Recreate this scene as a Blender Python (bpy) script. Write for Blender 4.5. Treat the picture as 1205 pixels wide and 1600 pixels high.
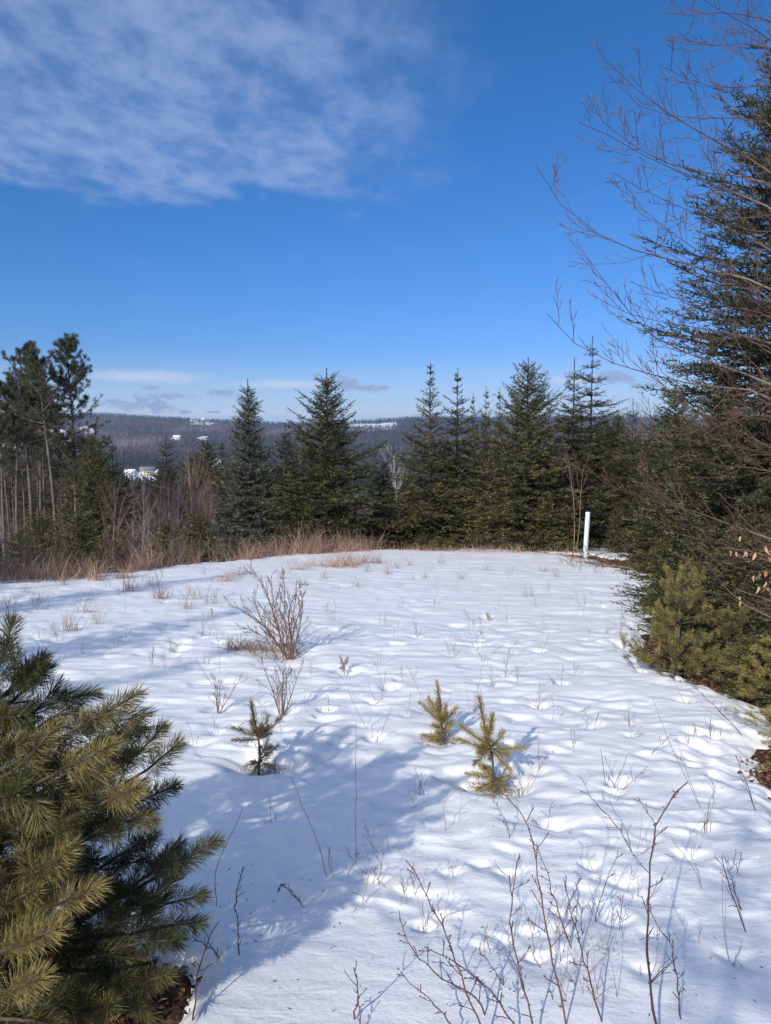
import bpy, math
import numpy as np
from mathutils import Vector

sc = bpy.context.scene
for o in list(bpy.data.objects):
    bpy.data.objects.remove(o)
COL = sc.collection

# ------------------------------------------------------------------ camera
FPX, CX, CY = 1156.0, 602.5, 800.0          # focal length in photograph pixels
PITCH, EYE = math.radians(5.4), 1.6
cd = bpy.data.cameras.new('camera')
cd.sensor_fit = 'VERTICAL'; cd.sensor_height = 24.0; cd.lens = 24.0 * FPX / 1600.0
cd.clip_start = 0.05; cd.clip_end = 30000
cam = bpy.data.objects.new('camera', cd); COL.objects.link(cam)
cam.location = (0, 0, EYE); cam.rotation_euler = (math.pi / 2 - PITCH, 0, 0)
sc.camera = cam

# ------------------------------------------------------------------ sun and sky
SUN_EL = math.radians(27.0)
SUN_AZ = math.atan2(-0.46, -0.89)            # compass bearing of the sun: behind the camera, to its left
sun_dir = Vector((math.sin(SUN_AZ) * math.cos(SUN_EL), math.cos(SUN_AZ) * math.cos(SUN_EL), math.sin(SUN_EL)))
sl = bpy.data.lights.new('sun', 'SUN'); sl.energy = 3.95; sl.angle = math.radians(0.55); sl.color = (1.0, 0.93, 0.80)
so = bpy.data.objects.new('sun', sl); COL.objects.link(so)
so.rotation_euler = sun_dir.to_track_quat('Z', 'Y').to_euler(); so.location = (-20, -40, 30)

world = bpy.data.worlds.new('World'); sc.world = world; world.use_nodes = True
wt = world.node_tree; wt.nodes.clear()
def wn(t, **k):
    n = wt.nodes.new(t)
    for a, b in k.items(): setattr(n, a, b)
    return n
def wl(a, b): wt.links.new(a, b)
def wmath(op, a, b=None, c=None, clamp=False):
    n = wn('ShaderNodeMath', operation=op); n.use_clamp = clamp
    for i, v in enumerate((a, b, c)):
        if v is None: continue
        if isinstance(v, (int, float)): n.inputs[i].default_value = v
        else: wl(v, n.inputs[i])
    return n.outputs[0]
def wsmooth(v, lo, hi):
    n = wn('ShaderNodeMapRange', interpolation_type='SMOOTHSTEP')
    wl(v, n.inputs[0]); n.inputs[1].default_value = lo; n.inputs[2].default_value = hi
    n.inputs[3].default_value = 0; n.inputs[4].default_value = 1
    return n.outputs[0]
def wnoise(vec, scale, detail, rough, dist=0.0):
    n = wn('ShaderNodeTexNoise'); wl(vec, n.inputs['Vector'])
    n.inputs['Scale'].default_value = scale; n.inputs['Detail'].default_value = detail
    n.inputs['Roughness'].default_value = rough; n.inputs['Distortion'].default_value = dist
    return n.outputs[0]
def wmix(f, a, b):
    n = wn('ShaderNodeMix', data_type='RGBA')
    if isinstance(f, float): n.inputs[0].default_value = f
    else: wl(f, n.inputs[0])
    for i, v in ((6, a), (7, b)):
        if isinstance(v, tuple): n.inputs[i].default_value = v
        else: wl(v, n.inputs[i])
    return n.outputs[2]
SKY_STRENGTH = 0.1
sky = wn('ShaderNodeTexSky', sky_type='NISHITA'); sky.sun_disc = False
sky.sun_elevation = SUN_EL; sky.sun_rotation = SUN_AZ
sky.altitude = 300; sky.air_density = 1.0; sky.dust_density = 1.0; sky.ozone_density = 2.5
hs = wn('ShaderNodeHueSaturation'); hs.inputs['Saturation'].default_value = 1.12; wl(sky.outputs[0], hs.inputs['Color'])
ss = wn('ShaderNodeSeparateColor'); wl(hs.outputs[0], ss.inputs[0]); gam = wn('ShaderNodeCombineColor')
for ch, (k_, g_) in enumerate(((0.73, 1.38), (0.76, 1.0), (1.29, 1.10))):      # the camera's rendering of blue
    wl(wmath('MULTIPLY', wmath('POWER', wmath('MULTIPLY', ss.outputs[ch], SKY_STRENGTH), g_), k_ / SKY_STRENGTH), gam.inputs[ch])
tc = wn('ShaderNodeTexCoord'); sep = wn('ShaderNodeSeparateXYZ'); wl(tc.outputs['Generated'], sep.inputs[0])
dx, dy, dz = sep.outputs
# a high broken deck, laid out on the flat layer it drifts in
zc = wmath('MAXIMUM', dz, 0.02)
px_, py_ = wmath('DIVIDE', dx, zc), wmath('DIVIDE', dy, zc)
cmb = wn('ShaderNodeCombineXYZ'); wl(px_, cmb.inputs[0]); wl(wmath('MULTIPLY', py_, 0.62), cmb.inputs[1])
big = wnoise(cmb.outputs[0], 1.1, 3, 0.5)
fine = wnoise(cmb.outputs[0], 3.2, 6, 0.56, 0.15)
puff = wnoise(cmb.outputs[0], 9.5, 7, 0.60, 0.2)
edge = wmath('MULTIPLY_ADD', wmath('SUBTRACT', big, 0.5), 1.0, wmath('MULTIPLY', wmath('SUBTRACT', fine, 0.5), 0.9))
mx = wsmooth(wmath('SUBTRACT', edge, px_), -0.34, 0.46)
my = wsmooth(wmath('SUBTRACT', wmath('ADD', edge, 3.28), wmath('MULTIPLY_ADD', px_, -0.12, py_)), -0.05, 0.28)
tex = wmath('ADD', wmath('MULTIPLY', fine, 0.5), wmath('MULTIPLY', puff, 0.5))
dens = wsmooth(tex, 0.34, 0.63)
deck = wmath('MULTIPLY', wmath('MULTIPLY', mx, my), wmath('MULTIPLY_ADD', dens, 0.50, 0.16))
wisp = wmath('MULTIPLY', wsmooth(fine, 0.58, 0.80), 0.16)
deck = wmath('MAXIMUM', deck, wmath('MULTIPLY', wisp, wsmooth(dz, 0.08, 0.3)))
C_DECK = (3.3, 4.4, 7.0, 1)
C_LOW = (2.9, 3.8, 6.0, 1)
C_PALE = (6.4, 6.9, 8.4, 1)
# whitish brightening added to the cloud sunward, out of view, to lift the shade
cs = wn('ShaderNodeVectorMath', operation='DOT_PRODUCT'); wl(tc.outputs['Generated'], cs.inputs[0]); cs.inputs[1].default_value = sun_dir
fill_glow = wmath('POWER', wsmooth(cs.outputs['Value'], -0.35, 1.0), 1.5)
ccol = wmix(fill_glow, C_DECK, (15.5, 16.5, 18.0, 1))
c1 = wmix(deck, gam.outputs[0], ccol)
# small low clouds over the hills: bearing and height above the horizon
az = wmath('ARCTAN2', dx, dy); el = wmath('ARCSINE', dz)
cm2 = wn('ShaderNodeCombineXYZ'); wl(wmath('MULTIPLY', az, 1.0), cm2.inputs[0]); wl(wmath('MULTIPLY', el, 2.3), cm2.inputs[1]); cm2.inputs[2].default_value = 3.7
n2 = wnoise(cm2.outputs[0], 9.0, 7, 0.6, 0.3)
n3 = wnoise(cm2.outputs[0], 48.0, 7, 0.66, 0.5)
def puffmask(u, v, ru, rv):
    """a cloud at the bearing and height of that spot over the hills"""
    a0 = math.atan2(u - CX, FPX); e0 = math.radians(0.0) + math.atan((CY - v) / FPX * math.cos(a0)) - PITCH
    qa = wmath('DIVIDE', wmath('SUBTRACT', az, a0), ru / FPX); qe = wmath('DIVIDE', wmath('SUBTRACT', el, e0), rv / FPX)
    d = wmath('SQRT', wmath('ADD', wmath('MULTIPLY', qa, qa), wmath('MULTIPLY', qe, qe)))
    return wmath('SUBTRACT', 1.0, d)
def cloud(spots, gain, lo, hi):
    m = None
    for s in spots:
        p = puffmask(*s); m = p if m is None else wmath('MAXIMUM', m, p)
    m = wmath('MAXIMUM', m, -0.6)
    return wsmooth(wmath('ADD', m, wmath('MULTIPLY', wmath('SUBTRACT', n3, 0.5), gain)), lo, hi)
low = cloud([(222, 626, 75, 15), (178, 620, 30, 11), (275, 615, 46, 9), (352, 613, 42, 8), (236, 601, 22, 6), (540, 599, 38, 13), (575, 607, 34, 8),
             (600, 604, 14, 5), (185, 641, 38, 5), (955, 585, 50, 13), (290, 640, 18, 4), (335, 641, 16, 3), (1010, 596, 40, 8)], 3.2, 0.10, 0.80)
pale = cloud([(235, 583, 120, 13), (450, 600, 110, 9), (330, 640, 420, 9), (640, 641, 240, 8), (240, 630, 50, 8), (900, 590, 60, 9)], 1.1, 0.0, 0.9)
hazeband = wmath('MULTIPLY', wsmooth(el, 0.13, -0.01), 0.85)
bank = wmath('MULTIPLY', wmath('MULTIPLY', wsmooth(n2, 0.56, 0.70), wsmooth(el, 0.075, 0.03)), wmath('MULTIPLY', wsmooth(wmath('ABSOLUTE', az), 0.42, 0.62), 0.6))
c1 = wmix(hazeband, c1, (5.9, 7.6, 9.6, 1))
c1 = wmix(wmath('MULTIPLY', pale, 0.65), c1, C_PALE)
c1 = wmix(wmath('MULTIPLY', low, 0.88), c1, C_LOW)
c1 = wmix(bank, c1, C_LOW)
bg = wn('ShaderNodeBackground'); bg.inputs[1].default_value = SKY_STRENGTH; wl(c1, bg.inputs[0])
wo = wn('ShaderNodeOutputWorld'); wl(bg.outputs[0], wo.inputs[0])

vs = sc.view_settings
vs.view_transform = 'Standard'; vs.look = 'None'; vs.exposure = 0.10; vs.gamma = 1.0; vs.use_curve_mapping = False
sc.cycles.max_bounces = 6; sc.cycles.diffuse_bounces = 3; sc.cycles.glossy_bounces = 2; sc.cycles.transmission_bounces = 4
sc.cycles.volume_bounces = 0; sc.cycles.use_denoising = True
sc.cycles.sample_clamp_indirect = 6.0

# ------------------------------------------------------------------ helpers: pixels, noise, ground
def ray(u, v):
    a, b = (np.asarray(u, float) - CX) / FPX, (CY - np.asarray(v, float)) / FPX
    c, s = math.cos(PITCH), math.sin(PITCH)
    return np.stack([a + 0 * b, c + b * s + 0 * a, -s + b * c + 0 * a], -1)
def at_y(u, v, Y):
    """the point seen at a spot of the photograph, Y metres ahead"""
    d = ray(u, v); return d * (np.asarray(Y) / d[..., 1])[..., None] + np.array([0, 0, EYE])
def project(P):
    P = np.asarray(P, float); c, s = math.cos(PITCH), math.sin(PITCH)
    z = P[..., 2] - EYE; f = P[..., 1] * c - z * s; up = P[..., 1] * s + z * c
    f = np.maximum(f, 1e-3)
    return CX + FPX * P[..., 0] / f, CY - FPX * up / f

def smooth(x, a, b):
    t = np.clip((x - a) / (b - a), 0, 1); return t * t * (3 - 2 * t)
_tabs = {}
def vnoise(x, y, seed=0):
    if seed not in _tabs: _tabs[seed] = np.random.default_rng(1000 + seed).random((256, 256)) * 2 - 1
    T = _tabs[seed]; xi, yi = np.floor(x).astype(int), np.floor(y).astype(int); fx, fy = x - xi, y - yi
    fx = fx * fx * fx * (fx * (fx * 6 - 15) + 10); fy = fy * fy * fy * (fy * (fy * 6 - 15) + 10)
    x0, x1, y0, y1 = xi & 255, (xi + 1) & 255, yi & 255, (yi + 1) & 255
    return (T[x0, y0] * (1 - fx) + T[x1, y0] * fx) * (1 - fy) + (T[x0, y1] * (1 - fx) + T[x1, y1] * fx) * fy
def fbm(x, y, seed=0, octaves=4, gain=0.5):
    s, a, t = 0, 1.0, 0
    for i in range(octaves):
        s = s + a * vnoise(x * 2 ** i + 17.3 * i, y * 2 ** i - 9.1 * i, seed + i); t += a; a *= gain
    return s / t

SLOPE = 0.075
_py = np.array([-4000, -600, -120, -30, 0, 10, 21, 30, 45, 80, 150, 300, 600, 1000, 1400, 1800, 2400, 2900, 3200, 3600, 5000, 9000.])
_pz = np.array([60, 26, 6.5, 1.9, 0, -.75, -1.58, -2.4, -4.3, -9.5, -17, -28, -38, -43, -27, 0, 50, 92, 98, 80, 60, 60.])
_yy = np.sign(np.linspace(-1, 1, 6001)) * (np.abs(np.linspace(-1, 1, 6001)) ** 3) * 9000
_zz = np.interp(_yy, _py, _pz)
_zz = np.convolve(np.pad(_zz, 40, mode='edge'), np.hanning(83)[1:-1] / np.hanning(83).sum(), 'valid')
CREST = [(-300, 930), (0, 912), (60, 909), (110, 906), (190, 897), (270, 886), (340, 880), (420, 871), (500, 866), (560, 862), (640, 862), (720, 864), (800, 864), (850, 867), (900, 873)]
RIGHT = [(940, 882), (985, 893), (1015, 903), (1032, 907), (1003, 922), (1000, 935), (1022, 962), (1008, 990), (1010, 1028), (1045, 1060), (1090, 1078), (1140, 1094),
         (1185, 1114), (1215, 1132), (1230, 1165), (1200, 1190), (1168, 1203), (1175, 1225), (1205, 1250), (1300, 1300)]
def on_plane(u, v):
    d = ray(u, v); t = EYE / (-(d[..., 2] + SLOPE * d[..., 1])); return d[..., :2] * t[..., None]
EDGE = on_plane(*np.array(CREST + RIGHT, float).T)
POLY = np.vstack([EDGE, [[4.5, 1.5], [6, -14], [-16, -14], [-19, 8]]])
CR = on_plane(*np.array(CREST, float).T)
def zg(x, y):
    """height of the bare ground"""
    x, y = np.asarray(x, float), np.asarray(y, float)
    z = np.interp(y, _yy, _zz)
    ye = np.interp(x, CR[:, 0], CR[:, 1])
    over = np.clip(y - ye - 0.6, 0, None) * smooth(-x, -4.5, 1.0)
    z = z - 1.6 * (1 - np.exp(-over / 10.0)) * smooth(-y, -300, -60)
    far = smooth(y, 30, 400)
    z = z + far * (6.0 * fbm(x / 260, y / 260, 40, 3) * smooth(y, 60, 900) + 1.2 * fbm(x / 40, y / 40, 44, 2))
    z = z + smooth(y, 1500, 2900) * (9 * fbm(x / 700 + 3, y / 900, 48, 3) - 24 * np.exp(-((x + 330) / 430) ** 2) + 9 * np.exp(-((x + 1100) / 330) ** 2) + 6 * np.exp(-((x - 150) / 200) ** 2)) + smooth(np.hypot(x, y), 8, 40) * 0.25 * fbm(x / 9, y / 9, 52, 2) * (1 - far)
    return z
def sdist(x, y):
    """signed distance to the edge of the open snow (positive inside)"""
    sh = np.shape(x); x, y = np.ravel(x), np.ravel(y)
    best = np.full(x.shape, 1e9); ins = np.zeros(x.shape, bool); n = len(POLY)
    for i in range(n):
        (ax, ay), (bx, by) = POLY[i], POLY[(i + 1) % n]; ex, ey = bx - ax, by - ay
        t = np.clip(((x - ax) * ex + (y - ay) * ey) / (ex * ex + ey * ey), 0, 1)
        best = np.minimum(best, (x - ax - t * ex) ** 2 + (y - ay - t * ey) ** 2)
        if ey != 0:
            c = ((ay > y) != (by > y)) & (x < ex * (y - ay) / ey + ax); ins ^= c
    d = np.sqrt(best); return np.where(ins, d, -d).reshape(sh)
PITS = []          # (x, y, radius, depth) hollows melted round stems
def relief(x, y):
    r = np.hypot(x, y)
    wx = x + 0.25 * vnoise(x * 1.1, y * 1.3, 3)
    h = 0.022 * fbm(x / 1.9, y / 1.5, 5, 2)
    h = h + 0.007 * vnoise(wx * 1.5, y * 3.1 + 0.5 * vnoise(x * 0.7, y * 0.7, 8), 11) * (0.45 + 0.55 * smooth(y, 3, 6))
    h = h + 0.0075 * vnoise(wx * 2.6, y * 6.4, 12) * smooth(y, 2.2, 5.0)
    h = h + 0.0065 * vnoise(wx * 6, y * 13, 13) * smooth(y, 1.0, 4)
    d = fbm(wx * 2.3 + 5, y * 3.6, 16, 2)
    h = h - 0.014 * smooth(d, 0.24, 0.5) * smooth(y, 2.0, 4.0)
    return h
class Near:
    """finds the points of an array close to a spot without looking at all of them"""
    def __init__(s, x, y):
        s.y, s.x = y.ravel(), x.ravel(); s.small = s.x.size < 5000
        if s.small: return
        s.o = np.argsort(s.y, kind='stable'); s.ys = s.y[s.o]
    def __call__(s, px, py, rx, ry):
        if s.small: return np.nonzero((np.abs(s.x - px) < rx) & (np.abs(s.y - py) < ry))[0]
        i = s.o[np.searchsorted(s.ys, py - ry):np.searchsorted(s.ys, py + ry)]; return i[np.abs(s.x[i] - px) < rx]
def pits(x, y):
    h = np.zeros(np.size(x)); near = Near(x, y); sh = np.shape(x); x, y = np.ravel(x), np.ravel(y)
    for (px, py, r, dp) in PITS:
        m = near(px, py, 3 * r, 3 * r)
        if not len(m): continue
        q = ((x[m] - px) ** 2 + ((y[m] - py) * 1.15) ** 2) / (r * r)
        h[m] += -dp * np.exp(-q * q * 0.9) + 0.10 * dp * np.exp(-(np.sqrt(q) - 1.6) ** 2 * 5)
    return h.reshape(sh)
STEPS = []         # (x, y, half width, depth) little melt steps: a shallow run-in and a steep far wall
def steps(x, y):
    h = np.zeros(np.size(x)); near = Near(x, y); sh = np.shape(x); x, y = np.ravel(x), np.ravel(y)
    for (px, py, r, dp, sk) in STEPS:
        m = near(px, py, 2.4 * r, 2.6 * r)
        if not len(m): continue
        ax = (x[m] - px) / r; q = (y[m] - py) / r - sk * ax - 0.25 * ax * ax + 0.2
        h[m] = np.minimum(h[m], -dp * np.exp(-ax * ax) * smooth(q, -2.2, -0.1) * (1 - smooth(q, -0.1, 0.28)))
    return h.reshape(sh)
def zsnow_raw(x, y):
    sd = sdist(x, y)
    sd = sd + (0.20 * fbm(x * 1.6, y * 1.6, 21, 3) + 0.14 * fbm(x * 5.5, y * 5.5, 27, 3)) * smooth(np.hypot(x, y), 1, 4)
    out = 0.33 * fbm(x / 1.7, y / 1.7, 25, 3) - 0.02 - 0.13 * smooth(x, 0.5, 2.0) * smooth(-y, -16, -13) + 0.25 * smooth(-y, -50, -28)
    t = np.where(sd > 0, np.clip(sd * 0.32, -0.06, 0.12), np.clip(np.maximum(sd * 0.5, np.where(sd < -0.9, out - 0.05, -9)), -0.08, 0.05))
    hole = np.hypot((x + 1.22) / 0.60, (y - 1.98) / 0.62)           # bare ground under the pine beside the camera
    t = np.minimum(t, np.clip((hole - 1 + 0.12 * vnoise(x * 7, y * 7, 31)) * 0.5, -0.08, 0.10))
    return zg(x, y) + t + relief(x, y) * np.clip(t / 0.10, 0, 1)
def zs(x, y):
    x, y = np.atleast_1d(np.asarray(x, float)), np.atleast_1d(np.asarray(y, float))
    return np.maximum(zsnow_raw(x, y) + pits(x, y) + steps(x, y), zg(x, y))
def ground(u, v):
    """where the line of sight through a spot of the photograph meets the snow"""
    d = ray(u, v); ts = np.geomspace(1.2, 200, 420); P = d[None] * ts[:, None]; z = P[:, 2] + EYE
    g = zg(P[:, 0], P[:, 1]) + 0.09
    k = int(np.argmax(z < g)); a, b = ts[max(k - 1, 0)], ts[k]
    fa, fb = z[max(k - 1, 0)] - g[max(k - 1, 0)], z[k] - g[k]
    p = d * (a + (b - a) * fa / (fa - fb + 1e-12)); return p[0], p[1]

# ------------------------------------------------------------------ helpers: meshes
def make_mesh(name, V, T, mat, smooth_=False, tint=None):
    V = np.asarray(V, np.float32).reshape(-1, 3); T = np.asarray(T, np.int32).reshape(-1, 3)
    me = bpy.data.meshes.new(name)
    me.vertices.add(len(V)); me.vertices.foreach_set('co', V.ravel())
    me.loops.add(T.size); me.loops.foreach_set('vertex_index', T.ravel())
    me.polygons.add(len(T)); me.polygons.foreach_set('loop_start', np.arange(0, T.size, 3, dtype=np.int32))
    if smooth_: me.polygons.foreach_set('use_smooth', np.ones(len(T), bool))
    if tint is not None:
        a = me.attributes.new('tint', 'FLOAT', 'POINT'); a.data.foreach_set('value', np.asarray(tint, np.float32))
    me.materials.append(mat); me.update(calc_edges=True); return me
class Bag:
    """collects triangles for ONE part"""
    def __init__(s): s.V, s.T, s.C, s.n = [], [], [], 0
    def add(s, V, T, tint=0.5):
        V = np.asarray(V, float).reshape(-1, 3); T = np.asarray(T, int).reshape(-1, 3)
        if not len(V): return s
        s.V.append(V); s.T.append(T + s.n); s.n += len(V)
        s.C.append(np.broadcast_to(np.asarray(tint, float), (len(V),)).copy()); return s
    def mesh(s, name, mat, smooth_=False):
        return make_mesh(name, np.vstack(s.V), np.vstack(s.T), mat, smooth_, np.concatenate(s.C))
def link(name, data, parent=None, loc=None):
    o = bpy.data.objects.new(name, data); COL.objects.link(o)
    if parent is not None and name in ('limbs', 'twigs', 'thorns', 'dry_grass'): o['kind'] = 'stuff'   # too fine to pick apart
    if parent is not None: o.parent = parent
    if loc is not None: o.location = loc
    return o
def tag(o, label, cat, group=None, kind=None):
    if label: o['label'] = label
    if cat: o['category'] = cat
    if group: o['group'] = group
    if kind: o['kind'] = kind
    return o
def thing(name, label, cat, loc, group=None, rz=0.0, scale=None, tilt=(0, 0)):
    o = link(name, None, None, loc); o.rotation_euler = (tilt[0], tilt[1], rz); o.empty_display_size = 0.2
    if scale is not None: o.scale = scale if hasattr(scale, '__len__') else (scale,) * 3
    return tag(o, label, cat, group)
def norm(v): return v / np.maximum(np.linalg.norm(v, axis=-1, keepdims=True), 1e-9)
def tubes(P, R, s=5, tip=True):
    """round stems along n polylines of k points: P (n,k,3), R (n,k)"""
    P = np.asarray(P, float); R = np.asarray(R, float); n, k = P.shape[:2]
    t = norm(np.gradient(P, axis=1)); ov = norm(P[:, -1] - P[:, 0])
    ref = np.where((np.abs(ov[:, 2:3]) > 0.75), np.array([[1., 0, 0]]), np.array([[0, 0, 1.]]))[:, None]
    a = norm(np.cross(t, np.broadcast_to(ref, t.shape))); b = np.cross(t, a)
    th = np.arange(s) * 2 * math.pi / s
    V = P[:, :, None] + R[:, :, None, None] * (np.cos(th)[None, None, :, None] * a[:, :, None] + np.sin(th)[None, None, :, None] * b[:, :, None])
    i = (np.arange(n)[:, None, None] * k + np.arange(k - 1)[None, :, None]) * s; j = np.arange(s)[None, None]; j2 = (j + 1) % s
    q = np.stack([i + j, i + j2, i + s + j2, i + s + j], -1).reshape(-1, 4)
    T = np.vstack([q[:, [0, 1, 2]], q[:, [0, 2, 3]]])
    return V.reshape(-1, 3), T
def needles(B, D, L, W, rng, kite=False):
    """thin pointed blades from B along D"""
    B, D = np.asarray(B, float), norm(np.asarray(D, float)); n = len(B)
    L = np.broadcast_to(L, (n,))[:, None]; W = np.broadcast_to(W, (n,))[:, None]
    sd = norm(np.cross(D, rng.normal(size=(n, 3))))
    if not kite:
        V = np.stack([B - sd * W / 2, B + sd * W / 2, B + D * L], 1); return V.reshape(-1, 3), np.arange(3 * n).reshape(-1, 3)
    up = np.cross(sd, D); M = B + D * L * 0.55 + up * L * 0.05
    V = np.stack([B, M - sd * W / 2, M + sd * W / 2, B + D * L], 1); i = np.arange(n)[:, None] * 4
    return V.reshape(-1, 3), np.vstack([i + [0, 1, 2], i + [1, 3, 2]])
def rot_about(v, ax, ang):
    ax = norm(ax); c, s = np.cos(ang)[..., None], np.sin(ang)[..., None]
    return v * c + np.cross(ax, v) * s + ax * (np.sum(ax * v, -1, keepdims=True)) * (1 - c)
def resample(pts, k):
    """smooth a traced polyline to k points"""
    pts = np.asarray(pts, float); d = np.r_[0, np.cumsum(np.linalg.norm(np.diff(pts, axis=0), axis=1))]
    if len(pts) > 2:
        q = np.linspace(0, d[-1], 6 * k); f = np.stack([np.interp(q, d, pts[:, i]) for i in range(3)], 1); w = 5
        g = np.vstack([np.repeat(f[:1], w, 0), f, np.repeat(f[-1:], w, 0)]); ker = np.ones(2 * w + 1) / (2 * w + 1)
        f = np.stack([np.convolve(g[:, i], ker, 'valid') for i in range(3)], 1); f[0], f[-1] = pts[0], pts[-1]
        return f[np.linspace(0, len(f) - 1, k).round().astype(int)]
    q = np.linspace(0, d[-1], k); return np.stack([np.interp(q, d, pts[:, i]) for i in range(3)], 1)
def spawn(P, R, c, rng, ang=(0.5, 0.9), ratio=0.45, span=(0.2, 0.98), up=0.35, wob=0.10, k=5, rr=0.6, rmin=0.0012, flat=0.0, taper=0.6):
    """c side shoots on each of n polylines"""
    n, kk = P.shape[:2]; ln = np.linalg.norm(np.diff(P, axis=1), axis=2).sum(1)
    s = (np.arange(c) + rng.random((n, c))) / c * (span[1] - span[0]) + span[0]
    f = s * (kk - 1); i = np.clip(f.astype(int), 0, kk - 2); w = (f - i)[..., None]; r = np.arange(n)[:, None]
    base = P[r, i] * (1 - w) + P[r, i + 1] * w; rad = R[r, i] * (1 - w[..., 0]) + R[r, i + 1] * w[..., 0]
    t = norm(P[r, i + 1] - P[r, i]); rnd = rng.normal(size=t.shape); rnd[..., 2] *= (1 - flat)
    ax = norm(np.cross(t, rnd)); d = rot_about(t, ax, rng.uniform(ang[0], ang[1], s.shape))
    L = ln[:, None] * ratio * (1 - taper * s) * rng.uniform(0.55, 1.25, s.shape)
    q = np.linspace(0, 1, k)[None, None, :, None]; dirs = d[:, :, None] * np.ones_like(q)
    step = dirs + np.array([0, 0, 1.]) * up * q + rng.normal(size=dirs.shape) * wob
    step = norm(step) * (L / (k - 1))[..., None, None]; step[:, :, 0] = 0
    Q = base[:, :, None] + np.cumsum(step, 2)
    RR = np.maximum(np.minimum(rad * rr, rad)[..., None] * np.linspace(1, 0.45, k), rmin)
    return Q.reshape(n * c, k, 3), RR.reshape(n * c, k)

# ------------------------------------------------------------------ materials
def material(name):
    m = bpy.data.materials.new(name); m.use_nodes = True; nt = m.node_tree
    return m, nt, nt.nodes['Principled BSDF']
def N(nt, t, **k):
    n = nt.nodes.new(t)
    for a, b in k.items(): setattr(n, a, b)
    return n
def ramp(nt, fac, stops):
    r = N(nt, 'ShaderNodeValToRGB'); e = r.color_ramp.elements
    while len(e) < len(stops): e.new(0.5)
    for el_, (p, c) in zip(e, stops): el_.position = p; el_.color = (*c, 1)
    nt.links.new(fac, r.inputs[0]); return r.outputs[0]
def tint_mat(name, stops, rough=0.65, spec=0.25, scale=None, amount=0.25, trans=0.0):
    """colour from the piece's own tint, varied by noise over the thing"""
    m, nt, b = material(name); a = N(nt, 'ShaderNodeAttribute', attribute_name='tint'); f = a.outputs['Fac']
    oi = N(nt, 'ShaderNodeObjectInfo')
    mm = N(nt, 'ShaderNodeMath', operation='MULTIPLY_ADD'); nt.links.new(oi.outputs['Random'], mm.inputs[0]); mm.inputs[1].default_value = 0.16
    s_ = N(nt, 'ShaderNodeMath', operation='SUBTRACT'); nt.links.new(f, s_.inputs[0]); s_.inputs[1].default_value = 0.08; nt.links.new(s_.outputs[0], mm.inputs[2]); f = mm.outputs[0]
    if scale:
        tcn = N(nt, 'ShaderNodeTexCoord'); nz = N(nt, 'ShaderNodeTexNoise'); nz.inputs['Scale'].default_value = scale; nz.inputs['Detail'].default_value = 3
        nt.links.new(tcn.outputs['Object'], nz.inputs['Vector'])
        m2 = N(nt, 'ShaderNodeMath', operation='MULTIPLY_ADD'); m2.inputs[1].default_value = amount * 2
        s2 = N(nt, 'ShaderNodeMath', operation='SUBTRACT'); nt.links.new(nz.outputs[0], s2.inputs[0]); s2.inputs[1].default_value = 0.5
        nt.links.new(s2.outputs[0], m2.inputs[0]); nt.links.new(f, m2.inputs[2]); f = m2.outputs[0]
    c = ramp(nt, f, stops); nt.links.new(c, b.inputs['Base Color'])
    b.inputs['Roughness'].default_value = rough; b.inputs['Specular IOR Level'].default_value = spec
    if trans:
        tr = N(nt, 'ShaderNodeBsdfTranslucent'); nt.links.new(c, tr.inputs[0]); mx_ = N(nt, 'ShaderNodeMixShader'); mx_.inputs[0].default_value = trans
        nt.links.new(b.outputs[0], mx_.inputs[1]); nt.links.new(tr.outputs[0], mx_.inputs[2]); nt.links.new(mx_.outputs[0], nt.nodes['Material Output'].inputs[0])
    return m
def noise_mat(name, stops, scale, rough=0.8, bump=0.0, bscale=None, spec=0.2, stretch=None, detail=5):
    m, nt, b = material(name); tcn = N(nt, 'ShaderNodeTexCoord'); vec = tcn.outputs['Object']
    if stretch:
        mp = N(nt, 'ShaderNodeMapping'); mp.inputs['Scale'].default_value = stretch; nt.links.new(vec, mp.inputs[0]); vec = mp.outputs[0]
    nz = N(nt, 'ShaderNodeTexNoise'); nz.inputs['Scale'].default_value = scale; nz.inputs['Detail'].default_value = detail; nt.links.new(vec, nz.inputs['Vector'])
    nt.links.new(ramp(nt, nz.outputs[0], stops), b.inputs['Base Color']); b.inputs['Roughness'].default_value = rough; b.inputs['Specular IOR Level'].default_value = spec
    if bump:
        nb = N(nt, 'ShaderNodeTexNoise'); nb.inputs['Scale'].default_value = bscale or scale * 3; nb.inputs['Detail'].default_value = 6; nt.links.new(vec, nb.inputs['Vector'])
        bp = N(nt, 'ShaderNodeBump'); bp.inputs['Strength'].default_value = 1.0; bp.inputs['Distance'].default_value = bump
        nt.links.new(nb.outputs[0], bp.inputs['Height']); nt.links.new(bp.outputs[0], b.inputs['Normal'])
    return m

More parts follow.
